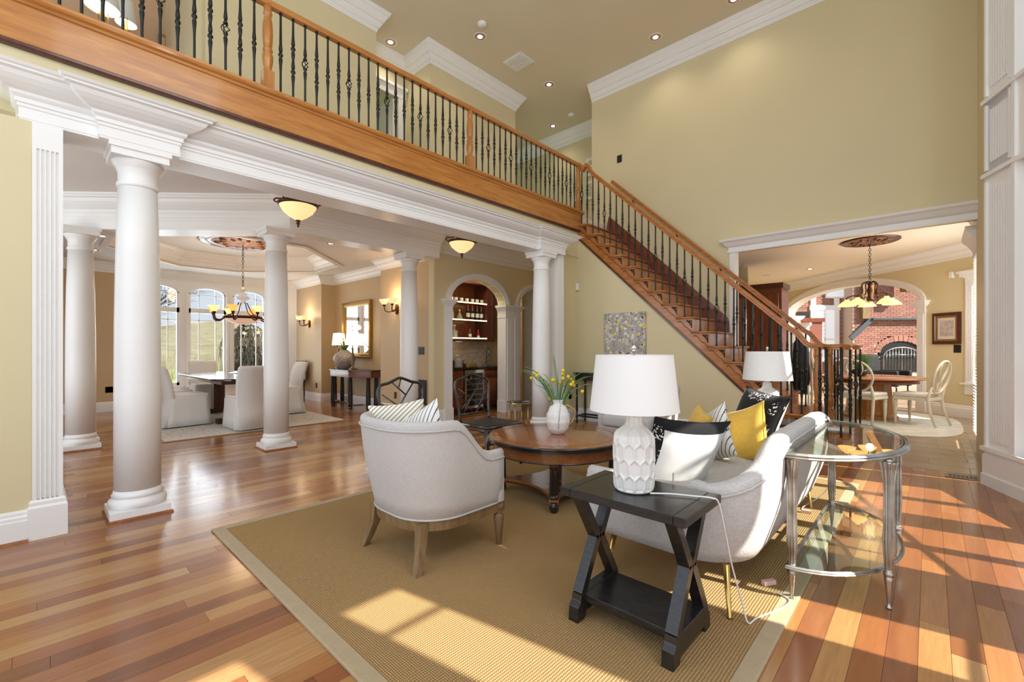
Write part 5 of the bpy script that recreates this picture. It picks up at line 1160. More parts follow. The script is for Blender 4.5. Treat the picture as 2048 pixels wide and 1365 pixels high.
def slip_chair(label, loc, rz):      # faces +y, back at -y
    t = thing('slipcovered_chair', label, 'dining chair', loc, rz, 'white slipcovered dining chairs')
    rows = []; rnd = random.Random(int(loc[0]*100)); ring = []
    def sq(hx, y0, y1, z, wav=0):
        o = []; 
        for a, b in (((hx, y0), (hx, y1)), ((hx, y1), (-hx, y1)), ((-hx, y1), (-hx, y0)), ((-hx, y0), (hx, y0))):
            for i in range(8):
                f = i/8; x_ = a[0]+(b[0]-a[0])*f; y_ = a[1]+(b[1]-a[1])*f; w_ = wav*math.sin(f*PI*5+z*4)*(1 if i else 1.8); o.append((x_*(1+w_), y_+w_*.3*(1 if y_ > 0 else -1)*.3, z))
        return o
    MB().grid([sq(.255, -.30, .27, .02, .035), sq(.245, -.28, .26, .15, .022), sq(.235, -.26, .25, .32, .008), sq(.235, -.25, .25, .44), sq(.225, -.24, .24, .475)], closed_v=True, caps=True).build('skirt', M['slip'], t)
    rounded(-.23, .23, -.22, .25, .455, .50, .02, 'seat', M['slip'], t)
    q = MB(); rows = []
    for z, y_, th, hw in ((.02, -.34, .05, .235), (.25, -.27, .06, .225), (.45, -.24, .07, .235), (.70, -.285, .075, .24), (.88, -.34, .07, .24), (.93, -.365, .06, .235), (.95, -.375, .03, .22)):
        r_ = [(-hw, y_-.0, z), (-hw*.95, y_-th/2, z), (hw*.95, y_-th/2, z), (hw, y_, z), (hw, y_+th/2, z), (hw*.9, y_+th*.75, z), (-hw*.9, y_+th*.75, z), (-hw, y_+th/2, z)]; rows.append(r_)
    q.grid(rows, closed_v=True, caps=True).build('back_cover', M['slip'], t)
    return t
slip_chair('white slipcovered dining chair with its back to the camera, partly behind the white column', (-7.62, 2.22, .013), PI/2+.05)
slip_chair('white slipcovered dining chair at the near left side of the dining table', (-8.55, 1.62, .013), .10)
slip_chair('white slipcovered dining chair second along the left side, nearer the windows', (-9.45, 1.60, .013), .0)
slip_chair('white slipcovered dining chair at the far end of the table before the windows', (-10.62, 2.36, .013), -PI/2)
slip_chair('white slipcovered dining chair on the right side of the dining table, right of the column', (-8.75, 3.12, .013), PI)
# dark wooden chair by the far wall
t = thing('wooden_chair', 'dark mahogany chair with a solid back against the far tan wall', 'chair', (-10.95, 4.12, 0), PI)
MB().box(-.28, .28, -.22, .22, .42, .48).build('seat', M['mahog'], t, bevel=.006); MB().box(-.28, .28, -.25, -.21, .48, .92).build('back', M['mahog'], t, bevel=.01)
for a in (-.25, .25):
    for b in (-.19, .19): MB().tube([(a, b, .42), (a, b, 0)], .02, 6, rs=[.024, .013]).build('leg', M['mahog'], t)
# demilune column-leg console, vase, lamps, mirror
cs = thing('hall_console', 'dark wood console with black column legs under the gilt mirror', 'console table', (-8.80, 4.46, 0))
CP = [(-.80, .26), (-.80, .06), (-.42, -.24), (.42, -.24), (.80, .06), (.80, .26)]
MB().prism(CP, .755, .785).build('tabletop', M['mahog'], cs, bevel=.004); MB().prism([(a*.95, b*.92) for a, b in CP], .64, .755).build('apron', M['cherry'], cs)
for a, b in ((-.72, .20), (-.72, .03), (-.38, -.17), (.38, -.17), (.72, .03), (.72, .20)):
    l_ = MB().lathe([(.045, .06), (.048, .12), (.045, .35), (.038, .62), (.046, .63), (.046, .64)], (a, b, 0), 14).build('leg', M['black'], cs); MB().lathe([(.025, 0), (.045, .015), (.045, .04), (.03, .055), (.05, .06)], (a, b, 0), 14).build('bun_foot', M['black'], l_)
q = MB(); q.tube(smoothpath([(-.72, .03, .085), (-.5, .02, .085), (-.38, -.17, .085), (0, -.02, .085), (.38, -.17, .085), (.5, .02, .085), (.72, .03, .085)], 4), .028, 6, flat=.6); q.build('stretcher', M['mahog'], cs)
t = thing('stoneware_vase', 'round speckled brown stoneware vase with greenery on the hall console', 'vase', (-8.93, 4.42, .785))
MB().lathe([(.08, 0), (.10, .01), (.20, .14), (.225, .22), (.20, .30), (.10, .37), (.085, .39), (.095, .40)], n=28, cap=False).build('vase_body', M['vasetex'], t)
rnd = random.Random(2)
for i in range(14):
    a_ = rnd.uniform(0, 6.28); r_ = rnd.uniform(.05, .22); h_ = .55+rnd.uniform(-.1, .12); q = MB(); q.tube(bez([(0, 0, .3), (.3*r_*math.cos(a_), .3*r_*math.sin(a_), .5), (r_*math.cos(a_), r_*math.sin(a_), h_)], 6), .006, 4, rs=[.004, .008, .011, .012, .010, .006, .002], flat=.4); q.build('leaf_sprig', M['leaf'], t)
    if i % 2: MB().ball((r_*math.cos(a_), r_*math.sin(a_), h_), .018, 8).build('flower_head', M['yellow'] if i % 4 == 1 else M['bark'], t)
def buffet_lamp(label, loc):
    t = thing('buffet_lamp', label, 'table lamp', loc, 0, 'tall buffet lamps on the hall console')
    MB().box(-.06, .06, -.06, .06, 0, .03).lathe([(.05, .03), (.03, .05), (.02, .07), (.035, .10), (.04, .13), (.02, .17), (.018, .25), (.028, .30), (.02, .33), (.018, .40), (.03, .43), (.012, .45), (.012, .53)], n=16).build('turned_base', M['leg'], t)
    q = MB(); q.add([(a*.105, b*.105, .50) for a, b in ((-1, -1), (1, -1), (1, 1), (-1, 1))]+[(a*.085, b*.085, .76) for a, b in ((-1, -1), (1, -1), (1, 1), (-1, 1))], [(0, 1, 5, 4), (1, 2, 6, 5), (2, 3, 7, 6), (3, 0, 4, 7)]); q.build('lamp_shade', M['shadelit'], t)
    MB().lathe([(.012, .76), (.006, .78), (.012, .80)], n=8).build('finial', M['gold'], t)
    point('buffet_bulb', (loc[0], loc[1]-.0, loc[2]+.9), 1.2)
buffet_lamp('buffet lamp with lit pleated shade at the left of the hall console', (-9.35, 4.50, .785)); buffet_lamp('buffet lamp with lit pleated shade right of the stoneware vase', (-8.50, 4.38, .785))
mr = thing('wall_mirror', 'large square mirror in a gilt frame above the hall console', 'mirror', (-8.98, 4.73, 1.62)); MB().box(-.50, .50, -.0, .01, -.50, .50).build('mirror_glass', M['mirror'], mr)
q = MB(); rows = []
for a, b in ((-1, -1), (1, -1), (1, 1), (-1, 1)): rows.append([(a*(.50+o), y_, b*(.50+o)) for o, y_ in ((0, 0), (.0, -.02), (.03, -.035), (.06, -.03), (.08, -.06), (.105, -.05), (.105, .02), (0, .02))])
q.grid(rows, closed_u=True, closed_v=True, smooth=False).build('gilt_frame', M['goldleaf'], mr)
# wall sconces: two bowls on a scrolled arm
def sconce(label, loc):
    t = thing('wall_sconce', label, 'wall lamp', loc, 0, 'two-cup wall sconces')
    MB().lathe([(.03, -.09), (.045, -.05), (.05, 0), (.045, .05), (.03, .09)], n=12, sy=.35).build('back_plate', M['bronze'], t)
    for s in (-1, 1):
        MB().tube(smoothpath([(0, -.02, 0), (s*.05, -.10, -.05), (s*.11, -.16, -.03), (s*.13, -.17, .05)], 5), .010, 7).build('arm', M['bronze'], t)
        MB().lathe([(.015, .05), (.03, .07), (.03, .08)], (s*.13, -.17, 0), 12).build('cup', M['bronze'], t)
        MB().lathe([(.03, .08), (.06, .11), (.085, .16), (.09, .17)], (s*.13, -.17, 0), 20, cap=False).build('glass_shade', M['amber2'], t)
    point('sconce_bulb', (loc[0], loc[1]-.17, loc[2]+.22), 5.5)
sconce('two-cup wall sconce on the tan wall left of the gilt mirror', (-10.72, 4.43, 1.80)); sconce('two-cup wall sconce on the tan wall, partly behind the white column', (-6.98, 4.43, 1.92))
plate('light_switch', 'black four-gang light switch plate on the tan wall beside the bar', 'switch', (on_back(841, 4.45), 4.45, zat(841, 702, 4.45)), (.22, .13), 'y', None, False)
t = plate('speaker_grille', 'black speaker grille low on the tan wall behind the lattice chair', 'speaker', (on_back(843, 4.44), 4.44, .48), (.28, .42), 'y', None, False)
plate('wall_outlet', 'black outlet plate on the tan wall near the dark wooden chair', 'outlet', (on_back(633, 4.45), 4.45, .36), (.075, .12)); plate('wall_outlet', 'black outlet plate low on the tan wall left of the lattice chair', 'outlet', (on_back(791, 4.45), 4.45, .37), (.075, .12))
plate('wall_outlet', 'black outlet plate on the tan wall behind the shadowed column', 'outlet', (-11.55, .98, .42), (.12, .12), 'x')
sn = MB().box(-.035, .035, -.05, 0, -.06, .06).build('motion_sensor', M['whiteplastic'], bevel=.01); sn.location = (-11.35, 4.43, 1.98); tag(sn, 'white motion sensor beside the left wall sconce', 'sensor')
# ---------------------------------------------------------------- hanging lights
def bowl_light(label, loc):
    t = thing('ceiling_bowl_light', label, 'ceiling light', loc, 0, 'hall bowl lights')
    MB().lathe([(.001, -.185), (.03, -.175), (.09, -.14), (.15, -.09), (.185, -.03), (.19, -.02)], n=32, cap=False).build('glass_bowl', M['amber2'], t)
    MB().lathe([(.185, -.03), (.20, -.025), (.208, -.01), (.20, .0), (.185, -.005)], n=32, cap=False).build('rim', M['bronze'], t)
    MB().lathe([(.001, -.255), (.012, -.245), (.008, -.23), (.022, -.215), (.012, -.20), (.028, -.185), (.02, -.172)], n=12).build('finial', M['bronze'], t)
    for k in range(6):
        a_ = k*PI/3; C = math.cos(a_); Sn = math.sin(a_)
        MB().tube(smoothpath([(.20*C, .20*Sn, -.005), (.235*C, .235*Sn, .015), (.22*C, .22*Sn, .04), (.17*C, .17*Sn, .045), (.10*C, .10*Sn, .06), (.06*C, .06*Sn, .12)], 4), .008, 6).build('scroll', M['bronze'], t)
    MB().lathe([(.03, .06), (.05, .10), (.02, .13), (.02, .22), (.075, .24), (.08, .262)], n=20).build('canopy', M['bronze'], t)
    point('bowl_bulb', (loc[0], loc[1], loc[2]+.1), 3.5)
bowl_light('lit alabaster bowl ceiling light with bronze scrolls, nearest in the hall', (-5.0, 1.95, 2.786)); bowl_light('lit alabaster bowl ceiling light with bronze scrolls, in front of the bar arch', (-5.0, 4.27, 2.786))
bowl_light('lit bowl ceiling light barely showing between the right column and the casing', (-5.0, 6.6, 2.786))
def chain(parent, z0, z1, r=.016, ln=.05):
    n = int((z1-z0)/(ln*.8)); o0 = None; st = (z1-z0)/n
    for i in range(n):
        if o0 is None: o0 = MB().tube([(r*math.cos(a), 0, st*.62*math.sin(a)) for a in [2*PI*k/10 for k in range(10)]], .0045, 5, closed=True).build('chain_link', M['bronze'], parent); o0.location = (0, 0, z0+st*(i+.5))
        else: inst(o0, 'chain_link', parent, (0, 0, z0+st*(i+.5)), (0, 0, (i % 2)*PI/2))
def medallion(label, loc, r):
    t = thing('ceiling_medallion', label, 'ceiling medallion', loc)
    MB().lathe([(r, 0), (r*.99, -.02), (r*.93, -.03), (r*.90, -.015), (r*.86, -.028), (r*.83, -.012), (r*.72, -.014)], n=48, cap=False).build('outer_ring', M['mahog'], t)
    MB().lathe([(r*.72, -.014), (r*.6, -.022), (r*.3, -.03), (r*.12, -.045), (.001, -.045)], n=48, cap=False).build('carved_disc', M['medal'], t)
    l0 = None
    for k in range(16):
        a_ = k*PI/8; rr = r*(.56 if k % 2 else .44)
        if l0 is None: l0 = MB().lathe([(.001, -.03), (.5, -.02), (.8, 0), (1, .02)], n=10, sx=r*.12, sy=r*.055).build('acanthus_leaf', M['medal'], t); l0.location = (rr, 0, -.032)
        else: inst(l0, 'acanthus_leaf', t, (rr*math.cos(a_), rr*math.sin(a_), -.032), (0, 0, a_))
medallion('large carved dark copper medallion on the dining tray ceiling', (-9.1, 2.58, 3.14), .68)
ch = thing('dining_chandelier', 'bronze chandelier with amber glass cups and a central bowl over the dining table', 'chandelier', (-9.1, 2.58, 1.75))
chain(ch, .58, 1.36)
MB().lathe([(.30, 0), (.315, .01), (.315, .04), (.30, .05), (.27, .03)], n=32, cap=False).build('bronze_ring', M['bronze'], ch)
MB().lathe([(.001, -.105), (.10, -.09), (.22, -.05), (.29, .005)], n=32, cap=False).build('glass_bowl', glow('peach_glass', (1, .6, .4), .35, (.7, .5, .4)), ch)
MB().lathe([(.001, -.14), (.015, -.13), (.01, -.115), (.03, -.10)], n=10).build('finial', M['bronze'], ch)
MB().lathe([(.02, .28), (.05, .33), (.10, .36), (.11, .40), (.06, .42), (.07, .46), (.03, .49), (.05, .53), (.015, .58)], n=16).build('crystal_urn', bpy.data.materials['crystal'], ch)
for k in range(8):
    a_ = k*PI/4+.2; C = math.cos(a_); Sn = math.sin(a_)
    am = MB().tube(smoothpath([(.30*C, .30*Sn, .02), (.38*C, .38*Sn, -.03), (.46*C, .46*Sn, -.01), (.48*C, .48*Sn, .08)], 4), .014, 7).build('arm', M['bronze'], ch)
    MB().lathe([(.018, .07), (.03, .10), (.03, .115)], (.48*C, .48*Sn, 0), 12).build('cup', M['bronze'], am)
    MB().lathe([(.035, .11), (.05, .14), (.085, .20), (.09, .21)], (.48*C, .48*Sn, 0), 18, cap=False).build('glass_shade', M['orange'] if k % 2 else M['amber'], am)
    if k % 2 == 0: MB().tube(smoothpath([(.28*C, .28*Sn, .04), (.16*C, .16*Sn, .12), (.07*C, .07*Sn, .30)], 4), .009, 6).build('scroll', M['bronze'], ch)
point('chandelier_bulb', (-9.1, 2.58, 2.65), 16, r=.2)
# ---------------------------------------------------------------- breakfast room
E1 = Vector((-.7071, .7071, 0)); N1 = Vector((-.7071, -.7071, 0))     # along the diagonal wall, and into the breakfast room
Q0 = Vector((.50, 11.03, 0))
DM = Matrix(((E1.x, N1.x, 0, Q0.x), (E1.y, N1.y, 0, Q0.y), (0, 0, 1, 0), (0, 0, 0, 1)))   # local (s, o, z)
DW = DM @ Matrix.Identity(4)
def dbox(mb, s0, s1, o0, o1, z0, z1): return mb.box(s0, s1, o0, o1, z0, z1, DM)
AS0, AS1, AZ, AR = .92, 4.90, 2.12, .54
def on_diag(u, off=0):    # local s on the diagonal wall seen at column u
    k = (u-1024)/893; rx, ry = (-.6833+k*.7302), (.7302+k*.6833); tt_ = (11.53-off*1.414)/(rx+ry); x_, y_ = rx*tt_, ry*tt_; return (Vector((x_, y_, 0))-Q0).dot(E1), tt_
WR = on_diag(1950)[0]; WC = on_diag(1933)[0]; WL = WR-.75
dwm = MB(); dbox(dwm, -.4, AS0, -.25, 0, 0, 3.1) if False else None
for s0, s1 in ((-.75, WL), (WR, AS0), (AS1, 9.0)): dbox(dwm, s0, s1, -.22, 0, 0, 3.06)
dbox(dwm, WL, WR, -.22, 0, 0, .62); dbox(dwm, WL, WR, -.22, 0, 2.42, 3.06)
P = arc((AS0+AS1)/2, AZ, (AS1-AS0)/2, AR, PI, 0, 28); k = len(P); vs = []; fs = []
for o in (-.22, 0): vs += [tuple(DM @ Vector((a, o, b))) for a, b in P]+[tuple(DM @ Vector((a, o, 3.06))) for a, b in P]
for i in range(k-1): fs += [(i, i+1, k+i+1, k+i), (2*k+i, 2*k+i+1, 3*k+i+1, 3*k+i)]
dwm.add(vs, fs); struct('wall_diagonal', dwm, M['wall'])
q = MB(); Pm = arc((AS0+AS1)/2, AZ, (AS1-AS0)/2+.07, AR+.07, PI, 0, 28); Po = arc((AS0+AS1)/2, AZ, (AS1-AS0)/2+.15, AR+.15, PI, 0, 28)
q.grid([[tuple(DM @ Vector(v_)) for v_ in ((a[0], -.25, a[1]), (a[0], .02, a[1]), (m_[0], .02, m_[1]), (m_[0], .035, m_[1]), (b[0], .035, b[1]), (b[0], 0, b[1]))] for a, m_, b in zip(P, Pm, Po)], smooth=False)
struct('trim_30', q, M['trim'])
q = MB()
for s0, s1 in ((AS0-.14, AS0+.02), (AS1-.02, AS1+.14)):
    dbox(q, s0, s1, -.26, .03, 0, 1.92); dbox(q, s0-.015, s1+.015, -.28, .045, 0, .20)
    for a, z0, z1 in ((.01, 1.92, 1.95), (.0, 1.95, 2.02), (.03, 2.02, 2.05), (.06, 2.05, 2.09), (.08, 2.09, 2.13)): dbox(q, s0-a, s1+a+(.0 if s0 < 2 else 0), -.40-a, .03+a, z0, z1)
    for i in range(4): dbox(q, s0+.02+i*.033, s0+.038+i*.033, .03, .042, .24, 1.88)
struct('trim_31', q, M['trim'])
pc_ = DM @ Vector((AS0+.18, -.42, 0)); column(pc_.x, pc_.y, .11, 'short white round column in the breakfast room arch beside the framed print', H=1.93, pl=.15)
pc_ = DM @ Vector((AS1-.18, -.42, 0)); column(pc_.x, pc_.y, .11, 'white round column at the far left side of the breakfast arch', H=1.93, pl=.15)
bx = [(.45, 7.56), (.45, 10.98)]; e_ = DM @ Vector((AS0-.15, 0, 0)); r_ = DM @ Vector((0.05, 0, 0))
struct('wall_breakfast_right', MB().box(.45, .52, 7.57, 7.62, 0, 3.06).box(.45, 1.0, 8.46, 8.55, 0, 3.06).box(.45, .52, 7.62, 8.46, 2.45, 3.05).box(.95, 1.0, 8.55, 10.6, 0, 3.05).box(.45, .52, 7.62, 8.46, 0, .05), M['wall'])
struct('ceiling_breakfast', MB().prism([(-6.5, 7.5), (1.0, 7.5), (1.0, 10.8), (-4.8, 16.6), (-6.5, 16.6)], 3.05, 3.10), M['ceil2'])
struct('trim_32', MB().sweep([(.45, 7.57), (.45, 8.55), (.95, 8.55), (.95, 10.58), (-4.2, 15.73), (-5.0, 14.0), (-5.0, 11)][::-1], crown_prof(.16, .25, 3.05)), M['trim'])
q = MB(); q.sweep([(e_.x, e_.y), (.95, 10.58), (.95, 8.6)][::1], [(0, 0), (.022, 0), (.022, .16), (.012, .18), (.012, .20), (0, .22)]); struct('baseboard_breakfast', q, M['trim'])
# window in the diagonal wall, right end
q = MB()
for s0, s1 in ((WR, WC), (WL-.1, WL)):
    dbox(q, s0, s1, 0, .03, .62, 2.36)
    for i in range(4): dbox(q, s0+(s1-s0)*(.12+.2*i), s0+(s1-s0)*(.24+.2*i), .03, .040, .66, 2.30)
for a, z0, z1 in ((.0, 2.36, 2.44), (.02, 2.44, 2.46), (.05, 2.46, 2.52), (.08, 2.52, 2.56)): dbox(q, WL-.1, WC+a, 0, .03+a, z0, z1)
dbox(q, WL-.1, WC+.05, 0, .07, .59, .62); dbox(q, WL-.08, WC+.01, 0, .025, .42, .59)
w_ = struct('window_16', q, M['trim']); q = MB(); dbox(q, WL, WR, -.10, -.06, .62, .67); dbox(q, WL, WR, -.10, -.06, 1.46, 1.50); dbox(q, WL, WR, -.10, -.06, 2.36, 2.41); dbox(q, WR-.05, WR, -.10, -.06, .62, 2.42); q.build('sash', M['trim'], w_); q = MB(); dbox(q, WL, WR, -.085, -.08, .65, 2.38); q.build('pane', M['pane'], w_)
# right hand window with horizontal blinds
w_ = struct('window_17', MB().box(.445, .50, 7.62, 7.70, .05, 2.45).box(.445, .50, 8.38, 8.46, .05, 2.45).box(.445, .50, 7.70, 8.38, 2.38, 2.45).box(.445, .50, 7.70, 8.38, .05, .14), M['trim']); MB().box(.49, .495, 7.7, 8.38, .12, 2.40).build('pane', M['pane'], w_)
struct('trim_33', MB().sweep([(.449, 7.60), (.449, 8.50)][::-1], [(0, 2.46), (-.0, 2.46)]+[(.03, 2.46), (.04, 2.50), (.09, 2.58), (.13, 2.62), (.14, 2.68), (0, 2.68)]), M['trim'])
bl_ = thing('window_blind', 'white horizontal slat blind on the breakfast room side window', 'blind', (.425, 8.04, 0)); s0 = None
for i in range(56):
    z = .16+i*.040
    if s0 is None: s0 = MB().box(-.018, .018, -.34, .34, -.0012, .0012).build('slat', M['whiteplastic'], bl_); s0.location = (0, 0, z); s0.rotation_euler = (0, .35, 0)
    else: inst(s0, 'slat', bl_, (0, 0, z), (0, .35, 0))
MB().box(-.02, .02, -.35, .35, 2.38, 2.42).build('head_rail', M['whiteplastic'], bl_)
# framed print, plate and sensor on the diagonal wall
s1, ta = on_diag(1865, .02); s0_, tb = on_diag(1921, .02); zt_ = 1.22+ta*(697-628)/893; zb_ = 1.22+ta*(697-689)/893
fp = thing('framed_print', 'small faded print in a dark wood and gilt frame on the breakfast room wall', 'picture'); fp.matrix_world = DM @ Matrix.Translation(((s0_+s1)/2, .0, (zt_+zb_)/2)); hw, hh = abs(s1-s0_)/2, (zt_-zb_)/2
def frame(mb, hw, hh, prof):
    rows = []
    for a, b in ((-1, -1), (1, -1), (1, 1), (-1, 1)): rows.append([(a*(hw-i_), o, b*(hh-i_)) for i_, o in prof])
    return mb.grid(rows, closed_u=True, closed_v=True, smooth=False)
frame(MB(), hw, hh, ((0, 0), (0, .03), (.05, .035), (.06, .02), (.06, 0))).build('wood_frame', M['mahog'], fp); frame(MB(), hw-.055, hh-.055, ((0, 0), (0, .024), (.035, .018), (.035, 0))).build('gilt_inner_frame', M['goldleaf'], fp)
MB().box(-hw+.08, hw-.08, 0, .008, -hh+.08, hh-.08).build('mat_board', M['label'], fp); MB().box(-hw+.13, hw-.13, .008, .010, -hh+.14, hh-.14).build('print', M['sketch'], fp)
s_, t_ = on_diag(1915); o = plate('light_switch', 'black switch plate under the framed print in the breakfast room', 'switch', (0, 0, 0), (.13, .14), 'y', None, False); o.matrix_world = DM @ Matrix.Translation((s_, .006, 1.22+t_*(697-698)/893))
s_, t_ = on_diag(1906); sn = MB().box(-.04, .04, 0, .05, -.06, .06).build('motion_sensor', M['whiteplastic'], bevel=.01); sn.matrix_world = DM @ Matrix.Translation((s_, 0, 1.22+t_*(697-550)/893)); tag(sn, 'white motion sensor high on the breakfast room wall above the framed print', 'sensor')
# breakfast rug, table, chairs
t = thing('breakfast_rug', 'cream rug with a curved edge under the breakfast table', 'rug', (-.75, 9.75, .002)); t.rotation_euler = (0, 0, 0)
MB().prism([(1.12*math.copysign(abs(math.cos(a))**.6, math.cos(a))*1.0, 1.55*math.copysign(abs(math.sin(a))**.6, math.sin(a))) for a in [2*PI*i/48 for i in range(48)]], 0, .010).build('rug_field', M['rug3'], t)
bt = thing('breakfast_table', 'round honey cherry pedestal table in the breakfast room', 'table', (-.78, 10.0, .012))
MB().lathe([(.74, .685), (.76, .69), (.765, .705), (.75, .72)], n=56).build('tabletop', mat('table_honey', (.42, .17, .06), .22, coat=.5), bt)
MB().lathe([(.66, .62), (.66, .685)], n=48).build('apron', M['cherry'], bt); MB().lathe([(.40, 0), (.40, .05), (.34, .08), (.33, .12), (.30, .60), (.34, .63)], n=8, smooth=False).build('pedestal', M['oakz'], bt)
def oval_chair(label, loc, rz):     # faces +y
    t = thing('oval_back_chair', label, 'dining chair', loc, rz, 'cream oval-back chairs')
    MB().prism([(-.23, -.21), (.23, -.21), (.26, .22), (.22, .26), (-.22, .26), (-.26, .22)], .39, .44).build('seat_rail', M['cream'], t, bevel=.006)
    o = MB().prism([(-.225, -.20), (.225, -.20), (.255, .22), (.22, .25), (-.22, .25), (-.255, .22)], .44, .50).build('seat_pad', M['seat'], t, bevel=.025, bseg=3)
    for p in o.data.polygons: p.use_smooth = True
    bl = lambda z: -.21-(z-.45)*.22
    ring = [(.235*math.sin(a), bl(.76+.25*math.cos(a)), .76+.25*math.cos(a)) for a in [2*PI*i/36 for i in range(36)]]
    MB().tube(ring, .020, 8, closed=True, flat=.8).build('oval_back_frame', M['cream'], t)
    for s in (-1, 1):
        MB().tube(smoothpath([(s*.02, bl(.55), .53), (s*.045, bl(.62), .62), (s*.03, bl(.70), .70), (s*.10, bl(.84), .84), (s*.11, bl(.92), .92), (s*.075, bl(.97), .985)], 5), .017, 6, flat=.6).build('lyre_splat', M['cream'], t)
        MB().tube([(s*.20, bl(.62), .62), (s*.215, -.20, .44), (s*.215, -.22, .25), (s*.235, -.30, .0)], .020, 6, rs=[.016, .022, .022, .016]).build('leg', M['cream'], t)
        MB().lathe([(.014, 0), (.020, .02), (.014, .05), (.017, .06), (.028, .32), (.020, .335), (.028, .35), (.026, .39)], (s*.22, .21, 0), 12).build('leg', M['cream'], t)
    return t
oval_chair('cream oval-back chair with its back to the camera at the breakfast table', (-.80, 9.27, .012), -.28)
oval_chair('cream oval-back chair in side view at the right of the breakfast table', (-.13, 9.62, .012), 1.19)
oval_chair('cream oval-back chair on the far side of the breakfast table behind the plant', (-1.15, 10.75, .012), PI+.3)
gp = thing('potted_grass', 'ornamental grass in a dark round pot on the breakfast table', 'plant', (-.90, 9.95, .732)); MB().lathe([(.07, 0), (.12, .05), (.13, .09), (.11, .12)], n=20).build('pot', M['black'], gp)
rnd = random.Random(4); gq = MB()
for i in range(230):
    a_ = rnd.uniform(0, 6.28); r_ = rnd.uniform(.02, .26); h_ = rnd.uniform(.22, .46)*(1-.5*r_); C = math.cos(a_); Sn = math.sin(a_)
    gq.tube(bez([(.05*C, .05*Sn, .10), (.35*r_*C, .35*r_*Sn, h_*.8), (r_*C, r_*Sn, h_)], 4), .003, 3, rs=[.003, .003, .0025, .002, .0005])
gq.build('grass_blades', M['leaf'], gp, kind='stuff', recalc=False)
# breakfast pendant
medallion('carved dark medallion on the breakfast room ceiling', (-.745, 9.70, 3.05), .41)
bc_ = thing('breakfast_chandelier', 'scrolled iron chandelier with five down-facing amber glass shades', 'chandelier', (-.745, 9.70, 2.0)); chain(bc_, .36, 1.0)
MB().lathe([(.01, .0), (.035, .03), (.02, .07), (.03, .14), (.04, .2), (.02, .27), (.035, .31), (.012, .36)], n=14).build('stem', M['bronze'], bc_)
for k in range(5):
    a_ = k*2*PI/5+.5; C = math.cos(a_); Sn = math.sin(a_)
    am = MB().tube(smoothpath([(.03*C, .03*Sn, .33), (.07*C, .07*Sn, .35), (.11*C, .11*Sn, .30), (.10*C, .10*Sn, .20), (.13*C, .13*Sn, .12), (.24*C, .24*Sn, .13), (.32*C, .32*Sn, .10), (.32*C, .32*Sn, .07)], 4), .011, 6).build('arm', M['bronze'], bc_)
    MB().tube(smoothpath([(.03*C, .03*Sn, .05), (.10*C, .10*Sn, .0), (.16*C, .16*Sn, .04), (.13*C, .13*Sn, .09), (.09*C, .09*Sn, .06)], 4), .008, 6).build('scroll', M['bronze'], am)
    MB().lathe([(.03, .07), (.035, .05), (.07, .03), (.11, -.01), (.135, -.045)], (.32*C, .32*Sn, 0), 24, cap=False).build('glass_shade', M['amber'], am)
point('pendant_bulb', (-.745, 9.70, 1.9), 10)
def can_light(name, label, loc, r=.075, on=True, power=0, dirn=(0, 0, -1), group=None):
    t = thing(name, label, 'ceiling light', loc, 0, group)
    MB().lathe([(r*1.25, -.001), (r*1.2, -.008), (r, -.006), (r*.97, .0)], n=24, cap=False).build('trim_ring', M['trim'], t)
    MB().lathe([(r, -.004), (r*.96, -.0045), (.001, -.005)], n=24, cap=False).build('baffle', M['cankit'], t)
    MB().lathe([(r*.5, -.0055), (.001, -.0056)], c=(0, 0, 0), n=20, cap=False).build('bulb', M['bulb'] if on else M['ceil2'], t)
    if power:
        l = bpy.data.lights.new('can_spot', 'SPOT'); l.energy = power; l.spot_size = 2.2; l.spot_blend = .8; l.color = (1, .88, .72); l.shadow_soft_size = .12; o = bpy.data.objects.new('can_spot', l); COL.objects.link(o); o.location = (loc[0], loc[1], loc[2]-.05)
def at_z(u, v, z): d = (z-1.22)*893/(697-v); k = (u-1024)/893; return ((-.6833+k*.7302)*d, (.7302+k*.6833)*d, z)
for u, v, lb in ((781, 84, 'recessed can light above the balcony, leftmost'), (960, 73, 'recessed can light beside the smoke detector'), (1311, 74, 'recessed can light near the crown of the big yellow wall'), (1098, 169, 'recessed can light right of the air vent'), (1106, 252, 'recessed can light far down the upper hall'), (1468, -2, 'recessed can light at the top edge of the picture')):
    can_light('recessed_light', lb, at_z(u, v, ZC), .085, True, 14, group='upper ceiling recessed lights')
for u, v, lb in ((964, 47, 'white smoke detector next to a recessed light'), (1143, 229, 'white smoke detector over the far upper hall')):
    p_ = at_z(u, v, ZC); o = MB().lathe([(.07, 0), (.07, -.02), (.055, -.045), (.001, -.048)][::-1], n=24, cap=False).build('smoke_detector', M['whiteplastic']); o.location = p_; tag(o, lb, 'smoke detector')
cs_ = [at_z(u, v, ZC) for u, v in ((1042, 103), (1067, 123), (1034, 143), (1006, 124))]; cx_ = sum(c_[0] for c_ in cs_)/4; cy_ = sum(c_[1] for c_ in cs_)/4
vt = thing('air_vent', 'white square air vent on the upper ceiling', 'vent', (cx_, cy_, ZC)); xs_ = [c_[0]-cx_ for c_ in cs_]; ys_ = [c_[1]-cy_ for c_ in cs_]; hx, hy = (max(xs_)-min(xs_))/2, (max(ys_)-min(ys_))/2
MB().box(-hx, hx, -hy, hy, -.012, 0).build('vent_frame', M['trim'], vt)
for i in range(10): y_ = -hy+.03+(2*hy-.06)*i/9; MB().box(-hx+.02, hx-.02, y_-.008, y_+.008, -.02, -.012).build('louvre', M['whiteplastic'], vt)
